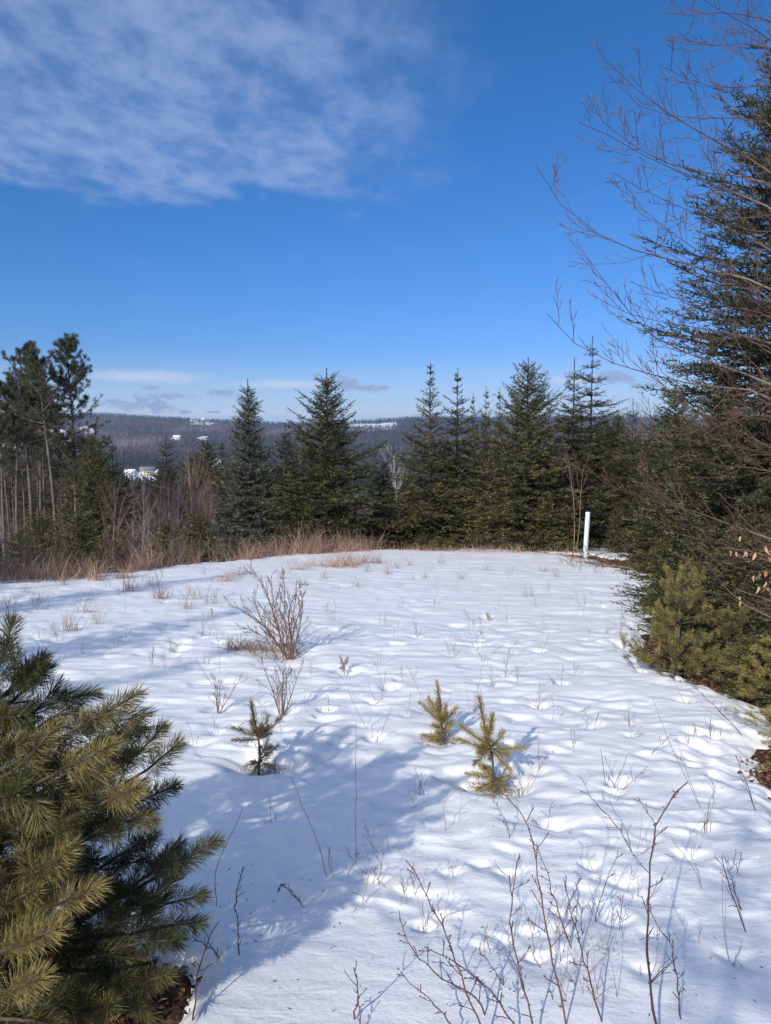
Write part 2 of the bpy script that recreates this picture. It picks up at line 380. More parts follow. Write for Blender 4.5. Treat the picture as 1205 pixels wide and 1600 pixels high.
M = {}
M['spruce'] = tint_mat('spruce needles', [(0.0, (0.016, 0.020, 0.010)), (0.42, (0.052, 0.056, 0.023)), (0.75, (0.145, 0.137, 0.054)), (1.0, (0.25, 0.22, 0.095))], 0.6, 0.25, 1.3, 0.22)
M['spruce_blue'] = tint_mat('blue green spruce needles', [(0.0, (0.018, 0.024, 0.017)), (0.45, (0.052, 0.060, 0.042)), (0.75, (0.13, 0.135, 0.095)), (1.0, (0.22, 0.22, 0.15))], 0.55, 0.3, 1.3, 0.2)
M['fir_dark'] = tint_mat('dark fir needles', [(0.0, (0.015, 0.019, 0.010)), (0.45, (0.040, 0.044, 0.022)), (0.75, (0.092, 0.090, 0.044)), (1.0, (0.16, 0.145, 0.075))], 0.6, 0.25, 1.0, 0.22)
M['rusty'] = tint_mat('dying rusty needles', [(0.0, (0.06, 0.03, 0.02)), (0.5, (0.13, 0.062, 0.04)), (1.0, (0.10, 0.085, 0.04))], 0.7, 0.2, 1.3, 0.3)
M['pine_far'] = tint_mat('tall pine needles', [(0.0, (0.030, 0.036, 0.018)), (0.5, (0.066, 0.072, 0.034)), (1.0, (0.15, 0.145, 0.075))], 0.6, 0.25, 0.8, 0.2)
M['pine_near'] = tint_mat('scots pine needles', [(0.0, (0.040, 0.052, 0.028)), (0.35, (0.085, 0.092, 0.038)), (0.7, (0.20, 0.172, 0.064)), (1.0, (0.33, 0.255, 0.10))], 0.55, 0.25, 4.0, 0.16, 0.2)
M['pine_sap'] = tint_mat('sapling pine needles', [(0.0, (0.13, 0.125, 0.045)), (0.5, (0.31, 0.25, 0.08)), (1.0, (0.50, 0.39, 0.14))], 0.5, 0.35, 6.0, 0.15, 0.2)
M['pine_sap2'] = tint_mat('green sapling pine needles', [(0.0, (0.085, 0.078, 0.040)), (0.5, (0.165, 0.14, 0.065)), (1.0, (0.30, 0.24, 0.12))], 0.5, 0.35, 6.0, 0.15, 0.2)
M['white_pine'] = tint_mat('young white pine needles', [(0.0, (0.060, 0.068, 0.030)), (0.5, (0.17, 0.155, 0.055)), (1.0, (0.33, 0.265, 0.095))], 0.5, 0.3, 2.5, 0.2, 0.15)
M['bark'] = noise_mat('grey brown bark', [(0.3, (0.055, 0.042, 0.034)), (0.7, (0.15, 0.12, 0.10))], 6, 0.9, 0.01, 22, stretch=(1, 1, 0.25))
M['spruce_bark'] = noise_mat('dark spruce bark', [(0.3, (0.028, 0.022, 0.018)), (0.7, (0.075, 0.060, 0.050))], 6, 0.9, 0.01, 22, stretch=(1, 1, 0.25))
M['pine_bark'] = noise_mat('scaly pine bark', [(0.3, (0.060, 0.046, 0.040)), (0.55, (0.125, 0.10, 0.088)), (0.75, (0.20, 0.165, 0.15))], 5, 0.9, 0.015, 16, stretch=(1, 1, 0.3))
M['birch'] = noise_mat('pale birch bark', [(0.35, (0.30, 0.25, 0.23)), (0.6, (0.48, 0.42, 0.39))], 8, 0.8, stretch=(1, 1, 0.4))
M['twig'] = tint_mat('brown bare twigs', [(0.0, (0.10, 0.060, 0.048)), (0.5, (0.20, 0.135, 0.112)), (1.0, (0.33, 0.255, 0.215))], 0.7, 0.25)
M['twig_grey'] = tint_mat('grey bare twigs', [(0.0, (0.12, 0.095, 0.083)), (0.5, (0.24, 0.195, 0.17)), (1.0, (0.42, 0.36, 0.31))], 0.7, 0.25)
M['maple'] = tint_mat('smooth grey maple branches', [(0.0, (0.085, 0.046, 0.036)), (0.35, (0.17, 0.098, 0.074)), (0.7, (0.27, 0.20, 0.155)), (1.0, (0.40, 0.34, 0.285))], 0.6, 0.3)
M['cane'] = tint_mat('dark red bramble canes', [(0.0, (0.045, 0.020, 0.022)), (0.5, (0.105, 0.045, 0.04)), (1.0, (0.26, 0.15, 0.10))], 0.5, 0.4)
M['willow'] = tint_mat('willow stems', [(0.0, (0.09, 0.052, 0.04)), (0.5, (0.17, 0.10, 0.075)), (1.0, (0.28, 0.18, 0.13))], 0.65, 0.25)
M['straw'] = tint_mat('dry grass', [(0.0, (0.15, 0.080, 0.055)), (0.5, (0.29, 0.185, 0.12)), (1.0, (0.50, 0.39, 0.25))], 0.7, 0.2, None, 0, 0.2)
M['redgrass'] = tint_mat('reddish dry grass', [(0.0, (0.20, 0.115, 0.09)), (0.4, (0.40, 0.245, 0.19)), (0.75, (0.55, 0.38, 0.29)), (1.0, (0.68, 0.55, 0.39))], 0.75, 0.2, 0.35, 0.3, 0.2)
M['deadleaf'] = tint_mat('dry beech leaves', [(0.0, (0.30, 0.13, 0.06)), (0.5, (0.50, 0.27, 0.14)), (1.0, (0.68, 0.48, 0.30))], 0.6, 0.3, None, 0, 0.35)
M['seedling'] = tint_mat('faded seedling needles', [(0.0, (0.20, 0.15, 0.09)), (1.0, (0.40, 0.32, 0.20))], 0.7, 0.2)
M['litter'] = tint_mat('fallen leaves', [(0.0, (0.055, 0.028, 0.018)), (0.5, (0.15, 0.072, 0.042)), (1.0, (0.30, 0.18, 0.11))], 0.8, 0.2)
M['rot'] = noise_mat('rotten red wood', [(0.3, (0.045, 0.022, 0.015)), (0.7, (0.15, 0.075, 0.048))], 9, 0.9, 0.02, 24)
M['log'] = noise_mat('weathered wood', [(0.3, (0.14, 0.10, 0.08)), (0.7, (0.34, 0.27, 0.21))], 12, 0.85, 0.01, 30, stretch=(0.3, 1, 1))

# ================================================================== the land
FIELDS = [(548, 612, 662, 666), (596, 618, 660, 664), (299, 328, 654, 657), (272, 282, 676, 680), (278, 284, 687, 690), (315, 324, 682, 685), (40, 72, 658, 665), (60, 98, 670, 684),
          (80, 112, 688, 697), (122, 146, 666, 671), (198, 246, 739, 745), (332, 348, 716, 730), (4, 36, 692, 699)]
def field_mask(x, y, extra_px=0.0):
    z = zg(x, y); u, v = project(np.stack([x, y, z], -1)); m = np.zeros(np.shape(x)); far = (y > 250)
    u = u + 4 * vnoise(u / 9, v / 5, 61); v = v + 1.5 * vnoise(u / 12, v / 6, 62)
    for (a, b, c, d) in FIELDS:
        m = np.maximum(m, ((u > a) & (u < b) & (v > c) & (v < d + extra_px) & far).astype(float))
    return m
# --- the ground: one sheet out to beyond the ridge
th = np.concatenate([np.linspace(-180, -46, 30, endpoint=False), np.linspace(-46, 46, 180, endpoint=False), np.linspace(46, 180, 30, endpoint=False)])
th = np.radians(th); rr_ = np.concatenate([[0.0], np.geomspace(0.5, 5000, 250)])
X = rr_[:, None] * np.sin(th)[None]; Y = rr_[:, None] * np.cos(th)[None]; Z = zg(X, Y)
nr, na = X.shape; V = np.stack([X, Y, Z], -1).reshape(-1, 3)
i = np.arange(nr - 1)[:, None] * na; j = np.arange(na)[None]; j2 = (j + 1) % na
q = np.stack([i + j, i + j2, i + na + j2, i + na + j], -1).reshape(-1, 4)
T = np.vstack([q[:, [0, 2, 1]], q[:, [0, 3, 2]]])
Rg = np.hypot(X, Y)
cover = np.maximum(field_mask(X, Y, 5.0), 0.0)
cover = np.maximum(cover, 0.20 * smooth(Rg, 36, 60))
mg, nt, b = material('forest floor and far snow')
a = N(nt, 'ShaderNodeAttribute', attribute_name='tint'); geo = N(nt, 'ShaderNodeNewGeometry')
n1 = N(nt, 'ShaderNodeTexNoise'); n1.inputs['Scale'].default_value = 0.5; n1.inputs['Detail'].default_value = 8; n1.inputs['Roughness'].default_value = 0.65; nt.links.new(geo.outputs['Position'], n1.inputs['Vector'])
n2_ = N(nt, 'ShaderNodeTexNoise'); n2_.inputs['Scale'].default_value = 14; n2_.inputs['Detail'].default_value = 6; nt.links.new(geo.outputs['Position'], n2_.inputs['Vector'])
earth = ramp(nt, n2_.outputs[0], [(0.3, (0.035, 0.020, 0.013)), (0.52, (0.10, 0.055, 0.034)), (0.7, (0.19, 0.115, 0.075))])
ad = N(nt, 'ShaderNodeMath', operation='ADD'); nt.links.new(a.outputs['Fac'], ad.inputs[0]); nt.links.new(n1.outputs[0], ad.inputs[1])
mr = N(nt, 'ShaderNodeMapRange'); nt.links.new(ad.outputs[0], mr.inputs[0]); mr.inputs[1].default_value = 0.86; mr.inputs[2].default_value = 1.0
mx3 = N(nt, 'ShaderNodeMix', data_type='RGBA'); nt.links.new(mr.outputs[0], mx3.inputs[0]); nt.links.new(earth, mx3.inputs[6]); mx3.inputs[7].default_value = (0.80, 0.82, 0.86, 1)
nt.links.new(mx3.outputs[2], b.inputs['Base Color']); b.inputs['Roughness'].default_value = 0.9; b.inputs['Specular IOR Level'].default_value = 0.1
bp = N(nt, 'ShaderNodeBump'); bp.inputs['Distance'].default_value = 0.04; nt.links.new(n2_.outputs[0], bp.inputs['Height']); nt.links.new(bp.outputs[0], b.inputs['Normal'])
tag(link('ground', make_mesh('ground', V, T, mg, True, cover.ravel())), 'brown leaf covered ground sloping down to the valley and wooded hills', None, None, 'structure')

# --- far woods: too many and too small to count
fr = np.random.default_rng(5)
n = 30000
y = np.sqrt(fr.random(n) * (3350 ** 2 - 150 ** 2) + 150 ** 2); x = (fr.random(n) * 1.05 - 0.66) * y
y2 = np.sqrt(fr.random(1900) * (800 ** 2 - 130 ** 2) + 130 ** 2); x2 = (fr.random(1900) * 1.05 - 0.66) * y2
x, y = np.r_[x, x2], np.r_[y, y2]
z = zg(x, y)
ub, vb = project(np.stack([x, y, z], -1))
zone = 1.25 * fbm(x / 210 + 4, y / 300, 70, 4) + 0.14 * fr.normal(size=len(x))
zone = zone + 0.95 * smooth(-y, -1900, -1100) + 0.30 * smooth(ub, 480, 640) - 0.55 * smooth(y, 1300, 1900) * smooth(ub, 480, 240) * smooth(y, 3000, 2500) + 0.22 * smooth(y, 2500, 2900)
con = zone > -0.10
H = np.where(con, fr.uniform(9, 17, len(x)), fr.uniform(8, 14, len(x))) * np.where(y < 500, 0.85, 1)
ut, vt = project(np.stack([x, y, z + H], -1))
keep = np.ones(len(x), bool)
for (a_, b_, c_, d_) in FIELDS:
    keep &= ~((ub > a_ - 2) & (ub < b_ + 2) & (vb > c_ + 1) & (vt < d_ - 3.5))
keep &= (vt > 640) | (y > 1500)
x, y, z, H, con = x[keep], y[keep], z[keep], H[keep], con[keep]
def far_conifers(x, y, z, H, k):
    n = len(x); h = fr.random((n, k)) ** 1.25 * 0.95; azm = fr.random((n, k)) * 6.283
    r = (1 - h) * (H * fr.uniform(0.15, 0.22, n))[:, None] * fr.uniform(0.75, 1.25, (n, k)); w = (0.6 + 1.1 * (1 - h)) * (H * 0.085)[:, None] * (28.0 / k) ** 0.5
    c = np.stack([x, y, z], -1)[:, None]; rad = np.stack([np.cos(azm), np.sin(azm), 0 * azm], -1); tan = np.stack([-np.sin(azm), np.cos(azm), 0 * azm], -1)
    hz = (h * H[:, None])[..., None] * np.array([0, 0, 1.])
    top = c + hz + rad * (r * 0.15)[..., None] + np.array([0, 0, 1.]) * (H * 0.11)[:, None, None]
    lo = c + hz + rad * r[..., None]
    V = np.stack([top, lo - tan * w[..., None], lo + tan * w[..., None]], 2).reshape(-1, 3)
    return V, np.arange(len(V)).reshape(-1, 3), np.repeat(np.clip(fr.normal(0.45, 0.22, n), 0, 1), 3 * k)
def far_bare(x, y, z, H, k):
    n = len(x); azm = fr.random((n, k)) * 6.283; sp = fr.uniform(0.05, 0.30, (n, k)) * H[:, None]; hb = fr.uniform(0.0, 0.5, (n, k)); ht = fr.uniform(0.65, 1.0, (n, k))
    c = np.stack([x, y, z], -1)[:, None]; rad = np.stack([np.cos(azm), np.sin(azm), 0 * azm], -1); tan = np.stack([np.ones_like(azm), 0 * azm, 0 * azm], -1)
    up = np.array([0, 0, 1.]) * H[:, None, None]; w = 0.030 * H[:, None, None] * (9.0 / k)
    a0 = c + up * hb[..., None] + rad * (sp * 0.25)[..., None]; t0 = c + up * ht[..., None] + rad * sp[..., None]
    V = np.stack([a0 - tan * w, a0 + tan * w, t0], 2).reshape(-1, 3)
    return V, np.arange(len(V)).reshape(-1, 3), np.repeat(np.clip(fr.normal(0.5, 0.16, n) + 0.75 * fbm(x / 150, y / 300, 77, 3), 0, 1), 3 * k)
M['far_con'] = tint_mat('far conifers', [(0, (0.010, 0.017, 0.013)), (0.5, (0.020, 0.030, 0.020)), (1, (0.045, 0.053, 0.032))], 0.8, 0.1)
M['far_bare'] = tint_mat('far bare trees', [(0, (0.028, 0.021, 0.025)), (0.5, (0.062, 0.048, 0.050)), (1, (0.22, 0.18, 0.165))], 0.85, 0.1)
bc, bb = Bag(), Bag()
for (lo, hi, kc, kb) in ((0, 700, 28, 26), (700, 1500, 11, 12), (1500, 9000, 6, 9)):
    m = (y >= lo) & (y < hi) & con
    if m.any(): bc.add(*far_conifers(x[m], y[m], z[m], H[m], kc))
    m = (y >= lo) & (y < hi) & ~con
    if m.any(): bb.add(*far_bare(x[m], y[m], z[m], H[m], kb))
tag(link('far_conifer_woods', bc.mesh('far_conifer_woods', M['far_con'])), 'dark conifer woods covering the valley and the far hillside', 'woods', None, 'stuff')
tag(link('far_bare_woods', bb.mesh('far_bare_woods', M['far_bare'])), 'greyish brown leafless woods on the far hillside', 'woods', None, 'stuff')

# --- houses in the valley and on the ridge
def box(x0, x1, y0, y1, z0, z1):
    v = np.array([[x, y, z] for x in (x0, x1) for y in (y0, y1) for z in (z0, z1)], float)
    f = np.array([[0, 1, 3], [0, 3, 2], [4, 6, 7], [4, 7, 5], [0, 4, 5], [0, 5, 1], [2, 3, 7], [2, 7, 6], [0, 2, 6], [0, 6, 4], [1, 5, 7], [1, 7, 3]]); return v, f
def plain(name, c, rough=0.8):
    m, nt, b = material(name); nz = N(nt, 'ShaderNodeTexNoise'); nz.inputs['Scale'].default_value = 3; tcn = N(nt, 'ShaderNodeTexCoord'); nt.links.new(tcn.outputs['Object'], nz.inputs['Vector'])
    nt.links.new(ramp(nt, nz.outputs[0], [(0.3, tuple(v * 0.9 for v in c)), (0.7, c)]), b.inputs['Base Color']); b.inputs['Roughness'].default_value = rough; return m
M['clap'] = plain('cream clapboard', (0.74, 0.68, 0.52)); M['white_wall'] = plain('white clapboard', (0.80, 0.80, 0.80)); M['roof_grey'] = plain('grey metal roof', (0.17, 0.19, 0.23), 0.5)
M['roof_snow'] = plain('snowy roof', (0.80, 0.82, 0.86)); M['glass'] = plain('dark window glass', (0.03, 0.035, 0.045), 0.15); M['barn'] = plain('brown barn boards', (0.26, 0.20, 0.16))
def house(u, v, Yd, w, d, h, roof_h, wall, roof, label, rz=0.0, gable_front=False):
    d_ = ray(u, v); ts = np.geomspace(250, 4500, 1200); Q_ = d_[None] * ts[:, None]; k_ = int(np.argmax(Q_[:, 2] + EYE < zg(Q_[:, 0], Q_[:, 1]))) ; p = Q_[k_]; Yd = p[1]
    t = thing('house', label, 'house', (p[0], Yd, float(zg(p[0], Yd)) - 0.5), 'houses in the valley', rz)
    w, d, h, roof_h = (q * Yd / FPX for q in (w, d, h, roof_h)); hw, hd = w / 2, d / 2
    bg_ = Bag().add(*box(-hw, hw, -hd, hd, 0, h))
    if gable_front: bg_.add([[-hw, -hd, h], [hw, -hd, h], [0, -hd, h + roof_h], [-hw, hd, h], [hw, hd, h], [0, hd, h + roof_h]], [[0, 1, 2], [4, 3, 5]])
    else: bg_.add([[-hw, -hd, h], [-hw, hd, h], [-hw, 0, h + roof_h], [hw, -hd, h], [hw, hd, h], [hw, 0, h + roof_h]], [[1, 0, 2], [3, 4, 5]])
    link('wall', bg_.mesh('house_wall', M[wall]), t)
    rb = Bag(); o_ = 0.5; th_ = 0.35
    for s in (-1, 1):
        if gable_front: A, B_, C_, D_ = [s * (hw + o_), -hd - o_, h - 0.3], [s * (hw + o_), hd + o_, h - 0.3], [0, hd + o_, h + roof_h + .1], [0, -hd - o_, h + roof_h + .1]
        else: A, B_, C_, D_ = [-hw - o_, s * (hd + o_), h - 0.3], [hw + o_, s * (hd + o_), h - 0.3], [hw + o_, 0, h + roof_h + .1], [-hw - o_, 0, h + roof_h + .1]
        lo = np.array([A, B_, C_, D_], float); hi = lo + [0, 0, th_]
        rb.add(np.vstack([lo, hi]), [[0, 1, 2], [0, 2, 3], [4, 6, 5], [4, 7, 6], [0, 4, 5], [0, 5, 1], [1, 5, 6], [1, 6, 2], [3, 7, 4], [3, 4, 0]])
    link('roof', rb.mesh('house_roof', M[roof]), t)
    nw = max(2, int(w / 3.5))
    wm = Bag().add(*box(-0.55, 0.55, -0.12, 0.05, -0.8, 0.8)).mesh('house_window', M['glass'])
    for r_ in range(max(1, int(h / 3.2))):
        for c_ in range(nw): link('window', wm, t, (-hw + (c_ + 0.5) * w / nw, -hd - 0.01, h - 1.7 - 3.0 * r_))
    return t
house(231, 743, 900, 22, 16, 8, 6, 'clap', 'roof_grey', 'cream house with a grey roof in the valley clearing', 0.25)
house(204, 744, 915, 17, 12, 6, 5, 'white_wall', 'roof_snow', 'small white snow roofed house left of the cream house', -0.2)
house(247, 743, 930, 9, 9, 6, 5, 'white_wall', 'roof_grey', 'narrow white gabled house right of the cream house', 0.1, True)
house(338, 729, 1000, 11, 10, 8, 5, 'white_wall', 'roof_grey', 'pale gabled house just left of the blue green spruce', 0.2, True)
house(277, 688, 1900, 11, 8, 5, 3, 'white_wall', 'roof_snow', 'white building on the steep snowy clearing of the hillside', 0.1)
house(303, 658, 2650, 10, 5, 2.2, 1.6, 'white_wall', 'roof_grey', 'long white farm building high on the ridge field', 0.1)
house(318, 658, 2640, 5, 4, 2.5, 2, 'barn', 'roof_snow', 'brown barn beside the ridge farm building', -0.3)
house(88, 692, 1500, 13, 8, 5, 3, 'white_wall', 'roof_grey', 'white house on the snowy slope seen between pine trunks', 0.15)
house(60, 670, 1900, 10, 7, 4, 3, 'clap', 'roof_snow', 'cream house above the snowy slope behind the pines', -0.2)

# ------------------------------------------------------------------ where stems stand in the snow (each one has melted a small hollow)
pr = np.random.default_rng(314)
SAPS = {'a': ground(403, 1197), 'b': ground(688, 1156), 'c': ground(768, 1221)}
for k_, (r_, d_) in {'a': (0.17, 0.055), 'b': (0.14, 0.03), 'c': (0.20, 0.055)}.items(): PITS.append((*SAPS[k_], r_, d_))
PITS.append((SAPS['a'][0] + 0.16, SAPS['a'][1] + 0.02, 0.10, 0.05)); PITS.append((SAPS['c'][0] - 0.18, SAPS['c'][1] + 0.07, 0.10, 0.05))
WILLOW = ground(452, 1022); PITS.append((*WILLOW, 0.30, 0.04))
SHRUBS = {'a': ground(441, 1116), 'b': ground(341, 1110)}
for s_ in SHRUBS.values(): PITS.append((*s_, 0.10, 0.03))
SEEDL = [ground(538, 1050), ground(975, 1004), ground(763, 968), ground(1018, 918)]
for s_ in SEEDL: PITS.append((*s_, 0.09, 0.03))
STALKS = []
while len(STALKS) < 215:
    u = pr.uniform(10, 1195); v = 890 + 640 * pr.random() ** 1.35
    x_, y_ = ground(u, v)
    if sdist(np.array([x_]), np.array([y_]))[0] < 0.25: continue
    if u < 300 and v > 1040: continue
    if 350 < u < 480 and 900 < v < 1060: continue
    if v > 1300 and u < 560 and pr.random() < 0.75: continue
    if v > 1180 and pr.random() < 0.55: continue
    STALKS.append((x_, y_))
for (x_, y_) in STALKS:
    if pr.random() < 0.3: PITS.append((x_ + pr.normal(0, 0.02), y_ + pr.normal(0, 0.02), pr.uniform(0.03, 0.085), pr.uniform(0.010, 0.028) * (0.6 if y_ < 3.4 else 1)))
for _ in range(1500):
    u = pr.uniform(20, 1200); v = 900 + 560 * pr.random() ** 1.1
    if v > 1440 or (u < 330 and v > 1080): continue
    if pr.random() > 0.35 + 0.65 * smooth(np.array([u]), 350, 750)[0]: continue
    x_, y_ = ground(u, v); r_ = pr.gamma(1.8, 0.026) * (1 + 0.05 * y_)
    STEPS.append((x_, y_, r_, min(0.24 * r_, 0.017) * pr.uniform(0.2, 1.0), pr.normal(0, 0.25)))
for (x_, y_) in STALKS: STEPS.append((x_, y_ + 0.03, pr.uniform(0.04, 0.11), pr.uniform(0.010, 0.028), pr.normal(0, 0.2)))

# ================================================================== the snow
th = np.radians(np.concatenate([np.linspace(-180, -33, 44, endpoint=False), np.linspace(-33, 33, 400, endpoint=False), np.linspace(33, 180, 44, endpoint=False)]))
rr_ = np.concatenate([np.geomspace(0.5, 1.79, 50), np.geomspace(1.8, 9, 340), np.geomspace(9.07, 26, 140), np.geomspace(26.3, 60, 36)])
X = rr_[:, None] * np.sin(th)[None]; Y = rr_[:, None] * np.cos(th)[None]
Zr = zsnow_raw(X, Y) + (pits(X, Y) + steps(X, Y)) * (sdist(X, Y) > 0.0)
Zr = Zr - 0.5 * smooth(np.hypot(X, Y), 52, 60)
nr, na = X.shape; V = np.stack([X, Y, Zr], -1).reshape(-1, 3)
i = np.arange(nr - 1)[:, None] * na; j = np.arange(na)[None]; j2 = (j + 1) % na
q = np.stack([i + j, i + j2, i + na + j2, i + na + j], -1).reshape(-1, 4)
zgv = zg(V[:, 0], V[:, 1]); under = (V[:, 2] < zgv - 0.03)[q].all(1); q = q[~under]
T = np.vstack([q[:, [0, 2, 1]], q[:, [0, 3, 2]]])
c0 = len(V); V = np.vstack([V, [[0, 0, float(zsnow_raw(np.array([0.]), np.array([0.]))[0])]]])
T = np.vstack([T, np.stack([np.full(na, c0), (np.arange(na) + 1) % na, np.arange(na)], 1)])
ms, nt, b = material('crusted snow')
geo = N(nt, 'ShaderNodeNewGeometry'); n1 = N(nt, 'ShaderNodeTexNoise'); n1.inputs['Scale'].default_value = 55; n1.inputs['Detail'].default_value = 6; n1.inputs['Roughness'].default_value = 0.6
nt.links.new(geo.outputs['Position'], n1.inputs['Vector'])
n4 = N(nt, 'ShaderNodeTexNoise'); n4.inputs['Scale'].default_value = 420; n4.inputs['Detail'].default_value = 2; nt.links.new(geo.outputs['Position'], n4.inputs['Vector'])
mp = N(nt, 'ShaderNodeMapping'); mp.inputs['Scale'].default_value = (7, 13, 7); nt.links.new(geo.outputs['Position'], mp.inputs[0])
n5 = N(nt, 'ShaderNodeTexNoise'); n5.inputs['Scale'].default_value = 1.0; n5.inputs['Detail'].default_value = 4; n5.inputs['Distortion'].default_value = 0.4; nt.links.new(mp.outputs[0], n5.inputs['Vector'])
b1 = N(nt, 'ShaderNodeBump'); b1.inputs['Distance'].default_value = 0.010; b1.inputs['Strength'].default_value = 0.8; nt.links.new(n5.outputs[0], b1.inputs['Height'])
b2 = N(nt, 'ShaderNodeBump'); b2.inputs['Distance'].default_value = 0.0035; b2.inputs['Strength'].default_value = 0.7; nt.links.new(n1.outputs[0], b2.inputs['Height']); nt.links.new(b1.outputs[0], b2.inputs['Normal'])
b3 = N(nt, 'ShaderNodeBump'); b3.inputs['Distance'].default_value = 0.0006; b3.inputs['Strength'].default_value = 0.6; nt.links.new(n4.outputs[0], b3.inputs['Height']); nt.links.new(b2.outputs[0], b3.inputs['Normal'])
nt.links.new(b3.outputs[0], b.inputs['Normal'])
n6 = N(nt, 'ShaderNodeTexNoise'); n6.inputs['Scale'].default_value = 1.2; n6.inputs['Detail'].default_value = 5; nt.links.new(geo.outputs['Position'], n6.inputs['Vector'])
nt.links.new(ramp(nt, n6.outputs[0], [(0.3, (0.87, 0.88, 0.895)), (0.7, (0.91, 0.915, 0.925))]), b.inputs['Base Color'])
b.inputs['Roughness'].default_value = 0.5; b.inputs['Specular IOR Level'].default_value = 0.35
tag(link('snow', make_mesh('snow', V, T, ms, True)), 'uneven crusted snow covering the open slope', None, None, 'structure')

# ================================================================== conifers
UP = np.array([0, 0, 1.0])
def spruce_meshes(name, H, Rb, seed, mat, expo=0.85, dens=0.93, base=0.02, spacing=(0.20, 0.36), e_top=0.95, e_low=-0.10, shoot=0.10, ntri=6, lead=0.45, ragged=0.25, bare=0.0, nl=0.052, side=0.42, nw=0.019, maxL=99.0):
    r = np.random.default_rng(seed); hs_ = []; h = base * H + 0.1
    while h < H - lead:
        hs_.append(h); h += spacing[0] + (spacing[1] - spacing[0]) * (h / H) * r.uniform(0.8, 1.2)
    bh, baz, bl, be = [], [], [], []
    for h in hs_:
        t = h / H; wl_ = r.uniform(0.86, 1.12); n = int(round(r.uniform(5, 7.5))); a0 = r.random() * 6.28
        for q_ in range(n):
            bh.append(h + r.normal(0, 0.02)); baz.append(a0 + 6.283 * q_ / n + r.normal(0, 0.12)); bl.append(wl_ * r.uniform(1 - ragged, 1 + ragged)); be.append(0)
        for q_ in range(int(5 * dens)):
            bh.append(h + r.random() * spacing[0]); baz.append(r.random() * 6.28); bl.append(r.uniform(0.55, 1.0)); be.append(0)
    bh, baz, bl = map(np.array, (bh, baz, bl)); t = np.clip(bh / H, 0, 1)
    azw = 1 + 0.16 * np.sin(baz * 2 + seed) + 0.10 * np.sin(baz * 3 + bh * 2.1)
    prof = (1 - t) ** expo * smooth(t, -0.10, 0.12)
    L = np.clip(Rb * prof * bl * azw, 0.06, maxL * r.uniform(0.7, 1.05, len(bl))); n = len(L)
    e = e_low + (e_top - e_low) * t ** 1.6 + r.normal(0, 0.09, n)
    rad = np.stack([np.cos(baz), np.sin(baz), 0 * baz], -1)
    def pos(bi, s):
        Lb = L[bi]; z_ = Lb * (s * np.sin(e[bi]) - 0.16 * (1 - t[bi]) * s ** 2 + 0.20 * s ** 3 * (1 - t[bi] * .5))
        return rad[bi] * (Lb * s * np.cos(e[bi]))[:, None] + UP * (bh[bi] + z_)[:, None]
    # wood
    k = 6; S = np.linspace(0, 1, k); bi = np.repeat(np.arange(n), k); P = pos(bi, np.tile(S, n)).reshape(n, k, 3)
    P = P + r.normal(0, 0.012, P.shape) * S[None, :, None]
    Rr = (0.004 + 0.011 * L)[:, None] * (1 - 0.85 * S)[None]
    wood = Bag(); kt = 14; tt = np.linspace(0, 1, kt)
    TP = np.stack([0.02 * H / 6 * np.sin(tt * 5 + seed), 0.02 * H / 6 * np.cos(tt * 4 + seed), tt * H], -1)[None]; TP[:, :, :2] *= tt[None, :, None]
    wood.add(*tubes(TP, (0.004 + 0.012 * H * (1 - tt) ** 1.1)[None], 7), 0.5); trunk = wood.mesh(name + '_trunk', M['spruce_bark'], True)
    bw = Bag().add(*tubes(P, Rr, 4), 0.35)
    # branchlets on both sides
    m = np.maximum((L / 0.085 * dens).astype(int), 2); bi = np.repeat(np.arange(n), m); f = np.concatenate([(np.arange(c) + 0.5) / c for c in m])
    s = np.clip(0.10 + 0.90 * f + r.normal(0, 0.02, len(f)), 0.05, 1.0); B0 = pos(bi, s); tang = norm(pos(bi, np.minimum(s + 0.05, 1.1)) - pos(bi, s - 0.05))
    sgn = np.where(r.random(len(s)) < 0.5, -1, 1.0); lat = norm(np.cross(tang, UP))
    ang = r.uniform(0.6, 1.05, len(s)); D = norm(tang * np.cos(ang)[:, None] + lat * (sgn * np.sin(ang))[:, None] + UP * r.normal(0.02, 0.22, len(s))[:, None])
    l2 = np.minimum(side * L[bi] * (1.05 - s) ** 0.75 + 0.05, 0.62) * r.uniform(0.55, 1.15, len(s))
    tipm = f > 0.93; D[tipm] = norm(tang[tipm] + r.normal(0, 0.1, (tipm.sum(), 3))); l2[tipm] = 0.14 + 0.06 * L[bi][tipm]
    keep = r.random(len(s)) > bare * (1 - s); B0, D, l2, bi, s = B0[keep], D[keep], l2[keep], bi[keep], s[keep]
    # shoots on the branchlets
    m2 = np.maximum((l2 / 0.052 * dens).astype(int), 1) + 1; ci = np.repeat(np.arange(len(l2)), m2); f2 = np.concatenate([np.arange(c) / max(c - 1, 1) for c in m2])
    sb = B0[ci] + D[ci] * (l2[ci] * f2 * 0.95)[:, None] - UP * (0.10 * l2[ci] * f2 ** 2)[:, None]
    sg = np.where((np.arange(len(ci)) % 2) == 0, 1, -1.0); lt = norm(np.cross(D[ci], UP) + r.normal(0, 0.15, (len(ci), 3)))
    a2 = np.where(f2 > 0.97, 0.05, r.uniform(0.5, 1.0, len(ci))); sd_ = norm(D[ci] * np.cos(a2)[:, None] + lt * (sg * np.sin(a2))[:, None] + UP * r.normal(0.12, 0.22, len(ci))[:, None])
    sl_ = shoot * r.uniform(0.6, 1.25, len(ci)); ns = len(ci)
    tint_s = np.clip(0.42 + 0.20 * r.normal(size=ns) + 0.12 * r.normal(size=len(l2))[ci] + 0.38 * (f2 - 0.5), 0, 1)  # tips paler as new growth; darker inner shoots put crown shade into the tint
    cb = Bag()
